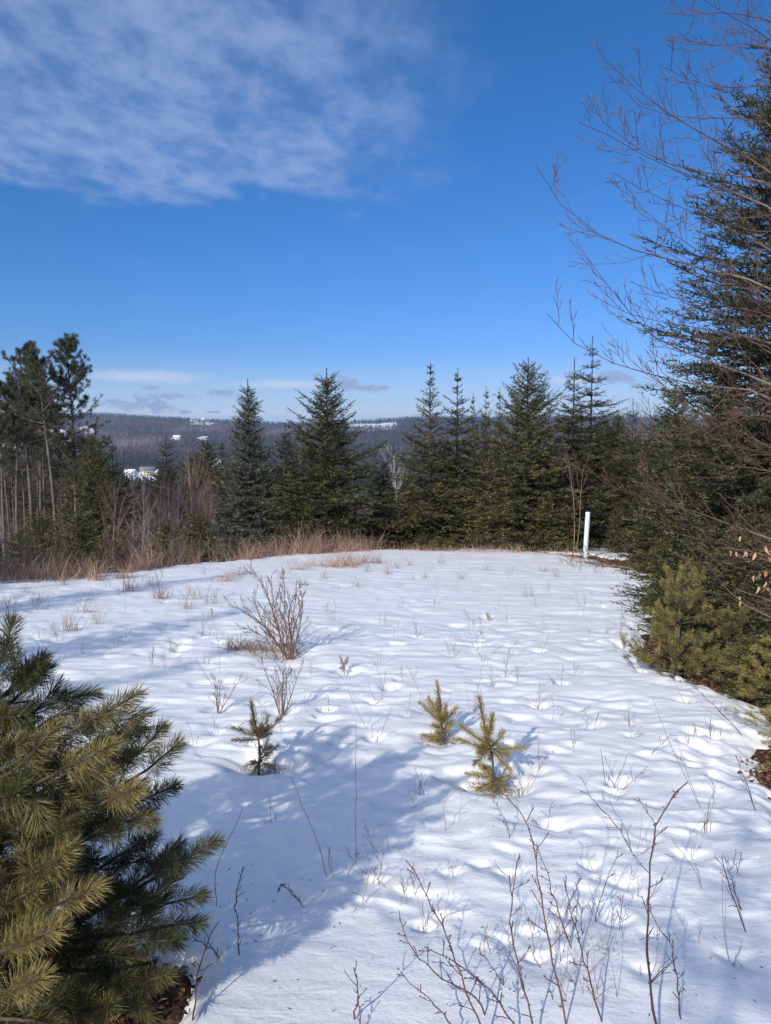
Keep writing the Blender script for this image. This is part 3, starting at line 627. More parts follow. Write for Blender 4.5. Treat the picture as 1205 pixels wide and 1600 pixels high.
    # leader and its whorl of upright shoots
    nl_ = 10; LB = np.stack([np.zeros(nl_), np.zeros(nl_), H - lead + lead * np.linspace(0, 0.9, nl_)], -1)
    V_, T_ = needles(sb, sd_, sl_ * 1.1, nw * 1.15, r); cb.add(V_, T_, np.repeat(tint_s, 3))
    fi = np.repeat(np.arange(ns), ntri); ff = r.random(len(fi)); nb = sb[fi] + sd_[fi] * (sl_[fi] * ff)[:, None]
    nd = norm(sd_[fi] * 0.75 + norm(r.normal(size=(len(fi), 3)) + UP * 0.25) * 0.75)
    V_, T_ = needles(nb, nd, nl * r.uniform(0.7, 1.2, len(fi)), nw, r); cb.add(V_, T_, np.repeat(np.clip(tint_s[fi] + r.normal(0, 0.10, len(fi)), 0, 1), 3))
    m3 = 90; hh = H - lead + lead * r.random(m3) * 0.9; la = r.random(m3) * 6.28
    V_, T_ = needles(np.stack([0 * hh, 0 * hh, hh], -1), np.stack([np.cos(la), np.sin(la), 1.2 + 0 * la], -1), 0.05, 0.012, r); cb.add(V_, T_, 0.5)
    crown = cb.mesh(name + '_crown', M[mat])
    return trunk, bw.mesh(name + '_limbs', M['spruce_bark']), crown
def plant_tree(meshes, name, label, loc, group=None, rz=0.0, scale=1.0, parts=('trunk', 'limbs', 'crown'), tilt=(0, 0), cat='tree'):
    t = thing(name, label, cat, loc, group, rz, scale, tilt)
    for p, me in zip(parts, meshes):
        if me is not None: link(p, me, t)
    return t
def spot(u, Yd, sink=0.05):
    x = float(at_y(u, 760, Yd)[0]); return x, Yd, float(zg(x, Yd)) - sink
def height_to(u, vtop, Yd):
    return float(at_y(u, vtop, Yd)[2]) - spot(u, Yd)[2]
def grow(name, u, vtop, Yd, Rb_px, seed, mat, label, kind='spruce_tree', **k):
    H = height_to(u, vtop, Yd); me = spruce_meshes(name, H, 1.26 * Rb_px / FPX * Yd, seed, mat, **k)
    plant_tree(me, kind, label, spot(u, Yd)); return me, H
ma, ha = grow('spruce_a', 390, 590, 23.5, 60, 11, 'spruce_blue', 'blue green pointed spruce, left of the pair standing before the far hills', expo=0.74, spacing=(0.18, 0.25), lead=0.45, dens=1.05)
mb, hb = grow('spruce_b', 512, 574, 23.0, 96, 12, 'spruce', 'wide olive green spruce in the middle of the meadow edge', expo=0.80, e_top=0.9, lead=0.38, ragged=0.26, spacing=(0.21, 0.26), dens=1.0)
mc, hc = grow('spruce_c', 672, 567, 24.5, 96, 13, 'spruce', 'slender topped spruce, left of the twin spires right of the middle', expo=1.35, spacing=(0.20, 0.40), lead=0.32, ragged=0.34)
md, hd_ = grow('spruce_d', 714, 574, 25.5, 88, 14, 'fir_dark', 'slender dark spruce, right of the twin spires right of the middle', expo=1.35, spacing=(0.20, 0.42), lead=0.42, ragged=0.34)
me_, he = grow('spruce_e', 822, 557, 22.6, 90, 15, 'spruce', 'full layered spruce between the twin spires and the white pipe', expo=0.78, lead=0.42, ragged=0.18, spacing=(0.20, 0.26), dens=1.05)
mf, hf = grow('spruce_f', 893, 556, 25.0, 64, 16, 'fir_dark', 'dark fir behind the white pipe, left of the tallest tip', expo=0.85, e_top=0.8, lead=0.5, ragged=0.32, spacing=(0.2, 0.42))
mgx, hgx = grow('spruce_g', 920, 524, 26.5, 108, 17, 'fir_dark', 'tallest ragged fir rising behind the white pipe', expo=1.2, e_top=0.4, lead=0.28, ragged=0.50, spacing=(0.22, 0.55), kind='fir_tree')
# the big spruce at the right edge
Hh = 10.2; mh = spruce_meshes('spruce_h', Hh, 4.2, 18, 'fir_dark', expo=0.66, dens=0.80, spacing=(0.26, 0.36), e_top=0.75, e_low=-0.12, shoot=0.14, nl=0.065, ntri=5, nw=0.022, ragged=0.28, lead=0.5, base=0.10, maxL=2.95)
plant_tree(mh, 'spruce_tree', 'huge dark spruce filling the right edge of the view', spot(1228, 13.8))
# smaller ones reuse these shapes
def reuse(me, H0, u, vtop, Yd, label, rz, wx=1.0, group=None, kind='spruce_tree', sink=0.05):
    s = height_to(u, vtop, Yd) / H0; return plant_tree(me, kind, label, spot(u, Yd, sink), group, rz, (s * wx, s * wx, s))
reuse(ma, ha, 447, 664, 26.5, 'short bluish spruce between the two spruces left of the middle', 1.9, 1.15)
reuse(ma, ha, 600, 722, 25.0, 'small spruce in the gap left of the twin spires', 0.7, 1.3)
reuse(ma, ha, 637, 752, 25.5, 'low young spruce at the foot of the twin spires', 2.9, 1.5)
reuse(md, hd_, 758, 603, 29.0, 'thin spire behind, nearest the twin spires but one', 2.1, 0.72)
reuse(md, hd_, 738, 612, 31.0, 'thin spire behind, directly right of the twin spires', 4.0, 0.6)
reuse(md, hd_, 779, 604, 30.0, 'thin spire behind, left of the full layered spruce', 5.2, 0.66)
# rusty fir behind the middle gap
mr_ = spruce_meshes('rusty', 4.6, 1.2, 31, 'rusty', expo=0.8, dens=0.6, bare=0.5)
plant_tree(mr_, 'fir_tree', 'dying rusty brown fir between the twin spires and the full spruce', spot(757, 26.5), None, 0.4, height_to(757, 668, 26.5) / 4.6)
WOODS = 'conifers in the shaded wood on the right'
pool = [(mf, hf), (md, hd_), (me_, he), (mgx, hgx), (mb, hb)]
rw = np.random.default_rng(77)
for q_, (u, vt_, Yd) in enumerate([(985, 622, 24.6), (1020, 640, 23.5), (962, 640, 29.0), (1125, 600, 20.6), (1050, 600, 25.0), (1110, 600, 24.0), (1000, 655, 33.0), (940, 650, 34), (1060, 640, 30.0), (1130, 560, 18.5),
                               (1190, 590, 22), (1250, 560, 18), (1330, 540, 15), (1170, 640, 34), (1280, 600, 27), (860, 655, 33), (1400, 600, 22)]):
    me, H0 = pool[q_ % 5]
    reuse(me, H0, u, vt_, Yd, 'dark conifer in the shaded wood behind the right edge of the snow', rw.random() * 6.28, rw.uniform(0.9, 1.15), WOODS, 'fir_tree')
lowf = spruce_meshes('low_fir', 2.2, 1.05, 41, 'spruce', expo=0.55, dens=1.1, base=0.06, spacing=(0.15, 0.22), lead=0.25, shoot=0.085, nl=0.04)
for (u, vt_, Yd, lab, wx) in [(966, 790, 21.4, 'low fir with open boughs just right of the white pipe', 0.62), (1018, 770, 17.0, 'low spreading fir behind the brush heap', 0.72), (1035, 858, 14.3, 'knee high fir at the notch in the snow edge', 1.3),
                          (1060, 745, 16.5, 'broad young fir under the big dark spruce', 1.25), (1130, 770, 14.6, 'broad young fir behind the yellowish pine', 1.2), (1185, 800, 11.6, 'young fir at the right edge below the dry leaves', 1.2),
                          (1150, 905, 10.9, 'low dark fir right behind the yellowish pine', 1.35), (1225, 830, 9.2, 'young fir just past the right edge of the view', 1.2), (1075, 800, 10.4, 'young fir in the shade left of the dry beech leaves', 1.35), (1120, 822, 8.9, 'dense young fir directly above the bushy yellowish pine', 1.4), (1172, 835, 7.6, 'shaded young fir below the dry beech leaves', 1.4), (1190, 940, 6.6, 'low dark fir at the right edge above the leaf litter', 1.5), (1140, 960, 7.9, 'low fir bough clump right of the bushy yellowish pine', 1.5), (1215, 985, 5.6, 'low fir overhanging the leaf litter at the right edge', 1.4), (880, 838, 23.0, 'knee high fir left of the white pipe', 1.3)]:
    s = max(height_to(u, vt_, Yd), 0.35) / 2.2; plant_tree(lowf, 'young_fir', lab, spot(u, Yd, 0.03), None, u * 0.37, (s * wx, s * wx, s))

# ------------------------------------------------------------------ tall pines on the left
def pine_meshes(name, H, seed, bare=0.5, Rc=1.5, nb=46, lean=0.02, mat='pine_far'):
    r = np.random.default_rng(seed); kt = 16; tt = np.linspace(0, 1, kt)
    TP = np.stack([lean * H * tt + 0.05 * np.sin(tt * 6 + seed), 0.05 * np.cos(tt * 5 + seed), tt * H], -1)
    TR = 0.0085 * H * (1 - tt) ** 0.75 + 0.010
    trunk = Bag().add(*tubes(TP[None], TR[None], 8), 0.5).mesh(name + '_trunk', M['pine_bark'], True)
    t = bare + (0.985 - bare) * np.sort(r.random(nb)) ** 0.9; az_ = r.random(nb) * 6.28; rel = (t - bare) / (1 - bare)
    L = Rc * np.sin(np.clip(0.16 + 0.84 * (1 - rel), 0, 1) * 1.75) ** 0.9 * r.uniform(0.55, 1.2, nb) * np.where(rel < 0.12, 0.7, 1)
    e = 0.15 + 0.7 * rel + r.normal(0, 0.12, nb); k = 6; S = np.linspace(0, 1, k)
    b0 = np.stack([np.interp(t, tt, TP[:, i_]) for i_ in range(3)], -1); rad = np.stack([np.cos(az_), np.sin(az_), 0 * az_], -1)
    P = b0[:, None] + rad[:, None] * (L * np.cos(e))[:, None, None] * S[None, :, None] + UP * (L[:, None] * (np.sin(e)[:, None] * S - 0.12 * S ** 2 + 0.22 * S ** 3))[..., None]
    R0 = (0.012 + 0.014 * L)[:, None] * (1 - 0.75 * S)[None]
    Q, QR = spawn(P, R0, 9, r, (0.5, 0.95), 0.42, (0.25, 1.0), 0.55, 0.12, 4, 0.6, 0.004, 0.5, 0.5)
    bw = Bag().add(*tubes(P, R0, 5), 0.45).add(*tubes(Q, QR, 3), 0.4)
    nd = int(16 + 10 * bare); td = r.uniform(0.16, bare + 0.08, nd); ad = r.random(nd) * 6.28; Ld = r.uniform(0.2, 0.9, nd)
    bd = np.stack([np.interp(td, tt, TP[:, i_]) for i_ in range(3)], -1); rd = np.stack([np.cos(ad), np.sin(ad), r.uniform(-0.35, 0.15, nd)], -1)
    SD = np.linspace(0, 1, 5); PD = bd[:, None] + rd[:, None] * Ld[:, None, None] * SD[None, :, None] + r.normal(0, 0.02, (nd, 5, 3)) * SD[None, :, None]
    bw.add(*tubes(PD, np.broadcast_to(0.013 * (1 - 0.7 * SD), (nd, 5)), 4), 0.7)
    # needle tufts at and near the shoot ends
    ends = np.concatenate([Q[:, -1], Q[:, 2], Q[:, 3] * 0.5 + Q[:, 2] * 0.5, P[:, -1], P[:, -2]]); dirs = np.concatenate([Q[:, -1] - Q[:, -2], Q[:, 2] - Q[:, 1], Q[:, 3] - Q[:, 2], P[:, -1] - P[:, -2], P[:, -1] - P[:, -2]])
    dirs = norm(dirs) + UP * 0.25; nt_ = 12; fi = np.repeat(np.arange(len(ends)), nt_); d = norm(norm(dirs)[fi] * 0.7 + norm(r.normal(size=(len(fi), 3))) * 0.85)
    ts = np.clip(0.45 + 0.2 * r.normal(size=len(ends)), 0, 1)
    V_, T_ = needles(ends[fi] + r.normal(0, 0.025, (len(fi), 3)), d, r.uniform(0.08, 0.15, len(fi)), 0.015, r)
    return trunk, bw.mesh(name + '_limbs', M['pine_bark']), Bag().add(V_, T_, np.repeat(np.clip(ts[fi] + r.normal(0, 0.1, len(fi)), 0, 1), 3)).mesh(name + '_crown', M[mat])
PY = 28.0
Hp = height_to(113, 530, PY)
pA = pine_meshes('pine_a', Hp, 61, 0.36, 1.35, 84, -0.004); pB = pine_meshes('pine_b', Hp, 62, 0.60, 1.25, 44, -0.045); pC = pine_meshes('pine_c', Hp, 63, 0.55, 1.3, 50, -0.015)
def pine(me, u, vt_, Yd, label, rz=0.0, group=None, wx=1.0):
    s = height_to(u, vt_, Yd) / Hp; plant_tree(me, 'pine_tree', label, spot(u, Yd), group, rz, (s * wx, s * wx, s))
pine(pA, 117, 536, PY, 'tallest pine, standing apart at the right of the tall pine group')
pine(pB, 86, 550, 27.0, 'leaning pale trunked pine left of the tallest pine', 0.0)
pine(pC, 47, 547, 29.0, 'bushy crowned pine third from the right of the tall pines', 1.0)
pine(pC, 62, 575, 31.0, 'thin straight pine behind the leaning pine', 3.6, None, 0.8)
pine(pB, 24, 585, 28.0, 'pine with a low crown near the left edge', 2.5)
pine(pC, 3, 596, 27.0, 'pine cut by the left edge of the view', 4.4)
pine(pB, -30, 570, 30.0, 'pine just outside the left edge', 5.4)
pine(pA, 70, 610, 34.0, 'short crowned pine far behind the tall pines', 2.2, None, 0.85)
for q_, (u, vt_, Yd) in enumerate([(12, 640, 30), (36, 615, 32), (55, 650, 36), (97, 640, 35), (-12, 610, 33), (130, 690, 37), (66, 668, 40), (20, 690, 38)]):
    pine((pB, pC)[q_ % 2], u, vt_, Yd, 'slim straight trunked pine crowded behind the tall pines on the left', q_ * 1.7, 'slim pines behind the tall pine group', 0.62)
# ------------------------------------------------------------------ mixed wood beyond the meadow on the left
SLO = 'dark conifers on the slope below the meadow'
reuse(me_, he, 146, 676, 27.0, 'dark green hemlock at the foot of the tallest pine', 1.1, 0.72, None, 'hemlock_tree')
reuse(md, hd_, 178, 690, 40.0, 'ragged dark spruce standing right of the tall pines', 0.6, 1.25)
reuse(mf, hf, 262, 676, 52.0, 'dark spruce tip below the white building on the hill', 2.2, 1.2)
reuse(mb, hb, 326, 682, 48.0, 'dark pyramid spruce left of the blue green spruce', 3.2, 1.05)
reuse(me_, he, 306, 700, 60.0, 'dark conifer peeping out between two spruce tips', 4.3, 1.1)
reuse(mc, hc, 348, 690, 44.0, 'slim conifer touching the left side of the blue green spruce', 5.0, 1.3)
for q_ in range(44):
    u = rw.uniform(-60, 720); Yd = rw.uniform(34, 125); vt_ = rw.uniform(716, 792) if u < 380 else rw.uniform(716, 790)
    if u < 160: vt_ = rw.uniform(660, 780)
    if 188 < u < 252: vt_ = max(vt_, 752)
    me, H0 = pool[q_ % 5]
    if height_to(u, vt_, Yd) < 1.0: continue
    reuse(me, H0, u, vt_, Yd, 'dark conifer in the mixed wood on the slope below the meadow', rw.random() * 6.28, rw.uniform(0.95, 1.3), SLO, 'fir_tree')
for (u, vt_, Yd, lab) in [(120, 800, 22, 'low hemlock bough clump behind the dry grass at far left'), (28, 830, 19, 'low dark fir at the left edge behind the dry grass'), (262, 812, 24, 'low yellow green fir behind the tall dry brush'), (660, 838, 22.6, 'tiny pine at the foot of the twin spires'),
                          (690, 842, 22.2, 'tiny yellowish fir at the grassy foot of the twin spires'), (312, 800, 27, 'low dark fir left of the blue green spruce'), (60, 800, 24, 'dim young fir among the pine trunks')]:
    s = max(height_to(u, vt_, Yd), 0.5) / 2.2; plant_tree(lowf, 'young_fir', lab, spot(u, Yd, 0.03), None, u * 0.37, (s * 1.3, s * 1.3, s))

# ------------------------------------------------------------------ trees beside and behind the photographer: they throw the shade on the near snow
SH = 'conifers beside and behind the viewer'
for (x_, y_, h_, me, H0) in [(-6.6, 0.6, 5.2, mf, hf), (-8.6, 3.4, 6.0, mc, hc), (-7.4, -4.2, 6.2, md, hd_), (-1.75, -3.3, 3.7, mgx, hgx), (-11.0, 6.5, 6.4, me_, he)]:
    s = h_ / H0; plant_tree(me, 'fir_tree', 'conifer beside or behind the viewer, out of view', (x_, y_, float(zg(x_, y_)) - 0.05), SH, x_ * 3.1, s)

# ================================================================== leafless trees and shrubs
def bare_tree_meshes(name, H, seed, mat='twig_grey', spread=0.5, n1=14, n2=7, n3=4, r0=0.012, fork=1, low=0.25, up=0.5, tr_mat=None, rmin=0.004):
    r = np.random.default_rng(seed); k = 10; tt = np.linspace(0, 1, k); tr = []
    for f in range(fork):
        a = r.random() * 6.28; sp = (0.10 + 0.12 * r.random()) * H * (fork > 1)
        tr.append(np.stack([sp * np.cos(a) * tt ** 1.3 + 0.02 * H * np.sin(tt * 5 + f), sp * np.sin(a) * tt ** 1.3 + 0.02 * H * np.cos(tt * 4 + f), tt * H * r.uniform(0.8, 1.0)], -1))
    P0 = np.array(tr); R0 = np.broadcast_to(r0 * H * (1 - 0.88 * tt), (fork, k)).copy()
    P1, R1 = spawn(P0, R0, n1, r, (0.45, 0.85), spread, (low, 0.97), up, 0.09, 6, 0.55, rmin)
    P2, R2 = spawn(P1, R1, n2, r, (0.4, 0.8), 0.5, (0.2, 1.0), up * 0.8, 0.12, 5, 0.6, rmin * 0.8)
    P3, R3 = spawn(P2, R2, n3, r, (0.4, 0.8), 0.5, (0.2, 1.0), up * 0.5, 0.14, 4, 0.7, rmin * 0.6)
    trunk = Bag().add(*tubes(P0, R0, 7), 0.6).mesh(name + '_trunk', M[tr_mat or mat], True)
    bg_ = Bag().add(*tubes(P1, R1, 4), 0.55).add(*tubes(P2, R2, 3), 0.45)
    tw = Bag().add(*tubes(P3, R3, 3), np.repeat(np.clip(r.normal(0.4, 0.2, len(P3)), 0, 1), 12))
    return trunk, bg_.mesh(name + '_limbs', M[mat], True), tw.mesh(name + '_crown', M[mat])
bt = [bare_tree_meshes('bare_a', 6.0, 81, 'twig_grey', 0.42, 13, 7, 4, 0.010), bare_tree_meshes('bare_b', 6.0, 82, 'twig', 0.50, 12, 8, 4, 0.010, 2), bare_tree_meshes('bare_c', 6.0, 83, 'twig', 0.36, 14, 6, 4, 0.009, 1, 0.35)]
birch = bare_tree_meshes('birch', 6.0, 84, 'birch', 0.40, 18, 8, 4, 0.013, 1, 0.2, 0.9, 'birch', 0.007)
def bare(me, u, vt_, Yd, label, rz=0.0, group=None, H0=6.0, wx=1.0, name='bare_tree', cat='tree'):
    s = height_to(u, vt_, Yd) / H0
    if s < 0.1: return
    plant_tree(me, name, label, spot(u, Yd), group, rz, (s * wx, s * wx, s), cat=cat)
bare(birch, 618, 700, 40, 'pale leafless birch standing in the gap left of the twin spires', 0.4, None, 6.0, 1.0, 'birch_tree')
bare(birch, 596, 735, 43, 'shorter pinkish birch left of the pale birch', 2.4, None, 6.0, 1.2, 'birch_tree')
bare(birch, 277, 742, 36, 'white stemmed young birch in the brown wood on the left', 3.0, None, 6.0, 0.7, 'birch_tree')
bare(bt[0], 296, 700, 38, 'tall grey leafless tree left of the blue green spruce', 1.0, None)
bare(bt[1], 308, 718, 42, 'forked leafless tree beside the tall grey one', 2.0, None)
bare(bt[0], 168, 748, 30, 'thin grey leafless tree right of the hemlock', 0.2, None)
fork = bare_tree_meshes('forked', 3.0, 88, 'twig', 0.40, 5, 4, 3, 0.0050, 2, 0.5, 0.8, None, 0.003)
bare(fork, 901, 690, 20.9, 'slim forked leafless sapling beside the white pipe', 0.5, None, 3.0, 1.0, 'bare_sapling')
bare(bt[2], 1000, 612, 32, 'leafless tree crown above the dark wood on the right', 0.5)
BW = 'leafless trees in the mixed wood below the meadow'
for q_ in range(84):
    u = (rw.uniform(165, 345) if q_ % 2 else rw.uniform(-60, 440)) if q_ < 70 else rw.uniform(440, 720); Yd = rw.uniform(24, 80); vt_ = rw.uniform(735, 815)
    if u < 170 and q_ % 2: vt_ = rw.uniform(690, 790)
    if 188 < u < 252: vt_ = max(vt_, 748)
    if height_to(u, vt_, Yd) < 1.2: continue
    bare(bt[q_ % 3], u, vt_, Yd, 'thin leafless tree in the mixed wood below the meadow', rw.random() * 6.28, BW, 6.0, rw.uniform(0.8, 1.2))
for q_ in range(16):
    u = rw.uniform(560, 1020); Yd = rw.uniform(25, 40)
    bare(bt[q_ % 3], u, rw.uniform(640, 760) if u > 720 else rw.uniform(730, 790), Yd, 'thin leafless tree among the conifers right of the middle', rw.random() * 6.28, 'leafless trees among the conifers on the right', 6.0, rw.uniform(0.7, 1.0))
# brush along the meadow's edge
def bush_meshes(name, H, seed, mat, stems=16, splay=0.5, n2=7, n3=4, r0=0.010, rmin=0.0022, up=0.3):
    r = np.random.default_rng(seed); k = 8; tt = np.linspace(0, 1, k); a = r.random(stems) * 6.28; L = H * r.uniform(0.55, 1.05, stems); e = np.abs(r.normal(0, splay, stems))
    P0 = np.stack([np.sin(e)[:, None] * np.cos(a)[:, None] * L[:, None] * tt, np.sin(e)[:, None] * np.sin(a)[:, None] * L[:, None] * tt, np.cos(e)[:, None] * L[:, None] * tt ** 0.95], -1)
    P0 = P0 + np.cumsum(r.normal(0, 0.012 * H, P0.shape), 1) * tt[None, :, None]; P0 = P0 + np.stack([np.cos(a), np.sin(a), 0 * a], -1)[:, None] * 0.05 * H * r.random((stems, 1, 1))
    R0 = r0 * H * r.uniform(0.6, 1.1, (stems, 1)) * (1 - 0.8 * tt); P1, R1 = spawn(P0, R0, n2, r, (0.3, 0.7), 0.45, (0.2, 1.0), up, 0.10, 5, 0.55, rmin)
    P2, R2 = spawn(P1, R1, n3, r, (0.35, 0.8), 0.5, (0.2, 1.0), up, 0.14, 4, 0.7, rmin * 0.8)
    st = Bag().add(*tubes(P0, R0, 5), np.repeat(np.clip(r.normal(0.5, 0.25, stems), 0, 1), k * 5)).mesh(name + '_stems', M[mat], True)
    tw = Bag().add(*tubes(P1, R1, 3), np.repeat(np.clip(r.normal(0.5, 0.2, len(P1)), 0, 1), 15)).add(*tubes(P2, R2, 3), np.repeat(np.clip(r.normal(0.45, 0.2, len(P2)), 0, 1), 12)).mesh(name + '_twigs', M[mat])
    return st, tw
brush = [bush_meshes('brush_%d' % q_, 1.6, 90 + q_, 'straw' if q_ != 2 else 'twig_grey', 18, 0.38, 6, 3, 0.005, 0.0030) for q_ in range(3)]
for q_, (u, v, h_) in enumerate([(150, 898, 1.15), (178, 893, 1.55), (205, 892, 1.35), (232, 889, 1.0), (290, 884, 1.0), (262, 887, 1.2), (22, 909, 1.3), (98, 904, 1.0), (-24, 912, 1.4), (330, 879, 0.9), (372, 875, 1.0), (420, 869, 0.8), (66, 906, 1.5), (124, 902, 1.0)]):
    x_, y_ = ground(u, v); y_ += 0.7
    plant_tree(brush[q_ % 3], 'leafless_bush', 'tangled leafless brush rising from the dry grass at the meadow edge', (x_, y_, float(zg(x_, y_)) - 0.02), 'brush along the meadow edge', q_ * 1.3, h_ / 1.6 * 0.72, ('stems', 'twigs'), cat='bush')

# ------------------------------------------------------------------ the bare maple reaching in from the right: main limbs as they hang in the photograph
TRX, TRY = 4.75, 6.2
LIMBS = [  # (distance ahead at the tip, at the frame's edge, points from tip to frame edge)
 (5.0, 5.8, [(1092, -5), (1139, 25), (1205, 57)]), (4.9, 5.6, [(1045, 20), (1079, 32), (1112, 13), (1150, 25), (1205, 20)]), (5.2, 5.8, [(1059, 49), (1069, 72), (1102, 71), (1139, 71), (1205, 62)]),
 (5.0, 5.9, [(951, 97), (975, 124), (1002, 146), (1028, 168), (1062, 188), (1089, 205), (1122, 222), (1156, 242), (1205, 262)]), (5.4, 6.0, [(965, 131), (975, 155), (1008, 173), (1042, 181), (1069, 185), (1122, 185), (1205, 183)]),
 (4.8, 5.8, [(904, 191), (934, 200), (961, 215), (988, 235), (1018, 249), (1052, 265), (1086, 279), (1122, 292), (1156, 306), (1205, 317)]), (5.1, 6.0, [(916, 144), (924, 175), (941, 197), (985, 226), (1040, 258), (1086, 269), (1136, 274), (1205, 279)]),
 (5.3, 6.1, [(956, 269), (978, 284), (1008, 299), (1035, 312), (1062, 322), (1089, 333), (1116, 349), (1143, 361), (1173, 373), (1205, 386)]),
 (4.7, 5.7, [(837, 257), (847, 286), (860, 309), (881, 329), (908, 351), (934, 368), (968, 385), (1002, 396), (1035, 403), (1069, 410), (1102, 420), (1136, 430), (1170, 437), (1205, 440)]),
 (5.2, 5.9, [(975, 286), (992, 319), (1015, 339), (1035, 353), (1062, 373), (1089, 390), (1112, 407), (1150, 425), (1205, 470)]),
 (4.9, 5.8, [(904, 383), (918, 413), (938, 433), (958, 450), (975, 474), (988, 497), (1004, 518), (1022, 530), (1046, 542), (1070, 551), (1100, 561), (1131, 573), (1161, 585), (1205, 595)]),
 (4.6, 5.6, [(855, 490), (873, 523), (898, 541), (925, 554), (952, 565), (985, 579), (1022, 586), (1052, 592), (1088, 604), (1113, 606), (1143, 604), (1173, 606), (1205, 618)]),
 (5.0, 5.9, [(1010, 676), (1040, 682), (1076, 679), (1113, 668), (1143, 660), (1176, 648), (1205, 644)]), (5.2, 5.8, [(1004, 640), (1034, 694), (1070, 712), (1107, 726), (1143, 730), (1205, 732)]),
 (5.0, 5.7, [(912, 725), (937, 754), (967, 770), (1010, 782), (1052, 788), (1091, 800), (1143, 821), (1205, 842)]), (4.9, 5.6, [(1012, 740), (1049, 788), (1070, 812), (1100, 836), (1131, 854), (1158, 860), (1205, 879)]),
 (5.3, 5.9, [(1060, 640), (1107, 680), (1155, 703), (1205, 706)]), (5.0, 5.8, [(940, 470), (1000, 500), (1060, 505), (1120, 520), (1205, 530)]), (5.2, 5.9, [(985, 440), (1060, 470), (1130, 478), (1205, 490)]),
 (5.4, 6.0, [(1000, 560), (1060, 630), (1130, 660), (1205, 700)]), (5.1, 5.8, [(1030, 100), (1080, 130), (1140, 140), (1205, 128)]), (4.8, 5.6, [(1080, 860), (1120, 905), (1160, 930), (1205, 950)])]
mrng = np.random.default_rng(99); K = 14; PL = []; RL = []
tz = float(zg(TRX, TRY))
for (yt, ye_, pts) in LIMBS:
    pts = np.array(pts, float); s = np.linspace(0, 1, len(pts)); W = at_y(pts[:, 0], pts[:, 1], yt + (ye_ - yt) * s)
    endz = W[-1][2]; tzr = max(tz + 0.5, endz - 0.5 - 0.35 * max(0, endz - 1)); j_ = np.array([TRX, TRY, tzr]); midp = W[-1] * 0.5 + j_ * 0.5 + [0, 0, -0.02 - 0.05 * max(0, endz - tzr)]
    W = np.vstack([W, midp, j_])[::-1]; c_ = resample(W, K); PL.append(c_); ln = np.linalg.norm(np.diff(c_, axis=0), axis=1).sum()
    RL.append(np.maximum((0.0034 * ln) * (1 - np.linspace(0, 1, K)) ** 1.0, 0.0019))
PL, RL = np.array(PL), np.array(RL)
kt = 16; tt = np.linspace(0, 1, kt); MT = np.stack([TRX + 0.10 * np.sin(tt * 3), TRY + 0.08 * np.cos(tt * 4) - 0.08, tz - 0.1 + tt * 8.0], -1)
mt = thing('maple_tree', 'bare maple whose thin branches reach in from the right edge', 'tree', (TRX, TRY, tz)); off = np.array([TRX, TRY, tz])
link('trunk', Bag().add(*tubes((MT - off)[None], (0.085 * (1 - 0.85 * tt))[None], 10), 0.85).mesh('maple_trunk', M['maple'], True), mt)
P1, R1 = spawn(PL, RL, 19, mrng, (0.35, 0.9), 0.21, (0.34, 0.97), 0.50, 0.12, 7, 0.62, 0.0018, 0.2, 0.72)
P2, R2 = spawn(P1, R1, 4, mrng, (0.4, 0.95), 0.36, (0.2, 0.97), 0.45, 0.09, 5, 0.75, 0.0017, 0.0, 0.4)
P3, R3 = spawn(P2, R2, 1, mrng, (0.5, 0.9), 0.35, (0.3, 0.95), 0.4, 0.12, 4, 0.85, 0.0013)
for a_, r_ in zip(PL, RL):
    tn = np.repeat(np.clip(0.85 - 0.65 * smooth(0.0075 - r_, 0, 0.004), 0.1, 1), 6)
    link('branch', Bag().add(*tubes((a_ - off)[None], r_[None], 6), tn).mesh('maple_branch', M['maple'], True), mt)
tw = Bag().add(*tubes(P1 - off, R1, 4), 0.25).add(*tubes(P2 - off, R2, 3), 0.15).add(*tubes(P3 - off, R3, 3), 0.12)
en = np.concatenate([P1[:, -1], P2[:, -1]]); dr = np.concatenate([P1[:, -1] - P1[:, -2], P2[:, -1] - P2[:, -2]])
V_, T_ = needles(en - off, dr, 0.016, 0.007, mrng, True); tw.add(V_, T_, 0.3)
link('twigs', tw.mesh('maple_twigs', M['maple']), mt)
# beech twig with dry leaves at the right edge
beech = thing('beech_sapling', 'beech sapling with curled tan leaves at the right edge', 'tree', (3.1, 4.85, float(zg(3.1, 4.85)))); bo = np.array(beech.location)
BP = [[(1262, 1010), (1250, 930), (1235, 880), (1200, 868), (1165, 858), (1128, 856)], [(1262, 1010), (1252, 960), (1230, 950), (1205, 938), (1178, 930), (1150, 920)], [(1262, 1010), (1240, 985), (1200, 962), (1160, 944), (1128, 912)], [(1262, 1010), (1268, 930), (1240, 900), (1215, 892), (1190, 893)]]
bpts = np.array([resample(at_y(np.array(p)[:, 0], np.array(p)[:, 1], 4.8 + 0.02 * np.arange(len(p))), 8) for p in BP]); bpts[:, 0] = bpts[:, 0]
br_ = np.broadcast_to(np.linspace(0.007, 0.002, 8), (4, 8)); stem = resample(np.array([bo, bpts[0][0] + [0, 0, -0.02], bpts[0][0]]), 8)
link('trunk', Bag().add(*tubes((stem - bo)[None], np.linspace(0.012, 0.007, 8)[None], 7), 0.6).mesh('beech_trunk', M['maple'], True), beech)
q1, qr1 = spawn(bpts, br_, 6, mrng, (0.4, 0.8), 0.3, (0.35, 1.0), 0.05, 0.08, 5, 0.7, 0.0013)
link('branches', Bag().add(*tubes(bpts - bo, br_, 5), 0.5).add(*tubes(q1 - bo, qr1, 3), 0.3).mesh('beech_branches', M['maple'], True), beech)
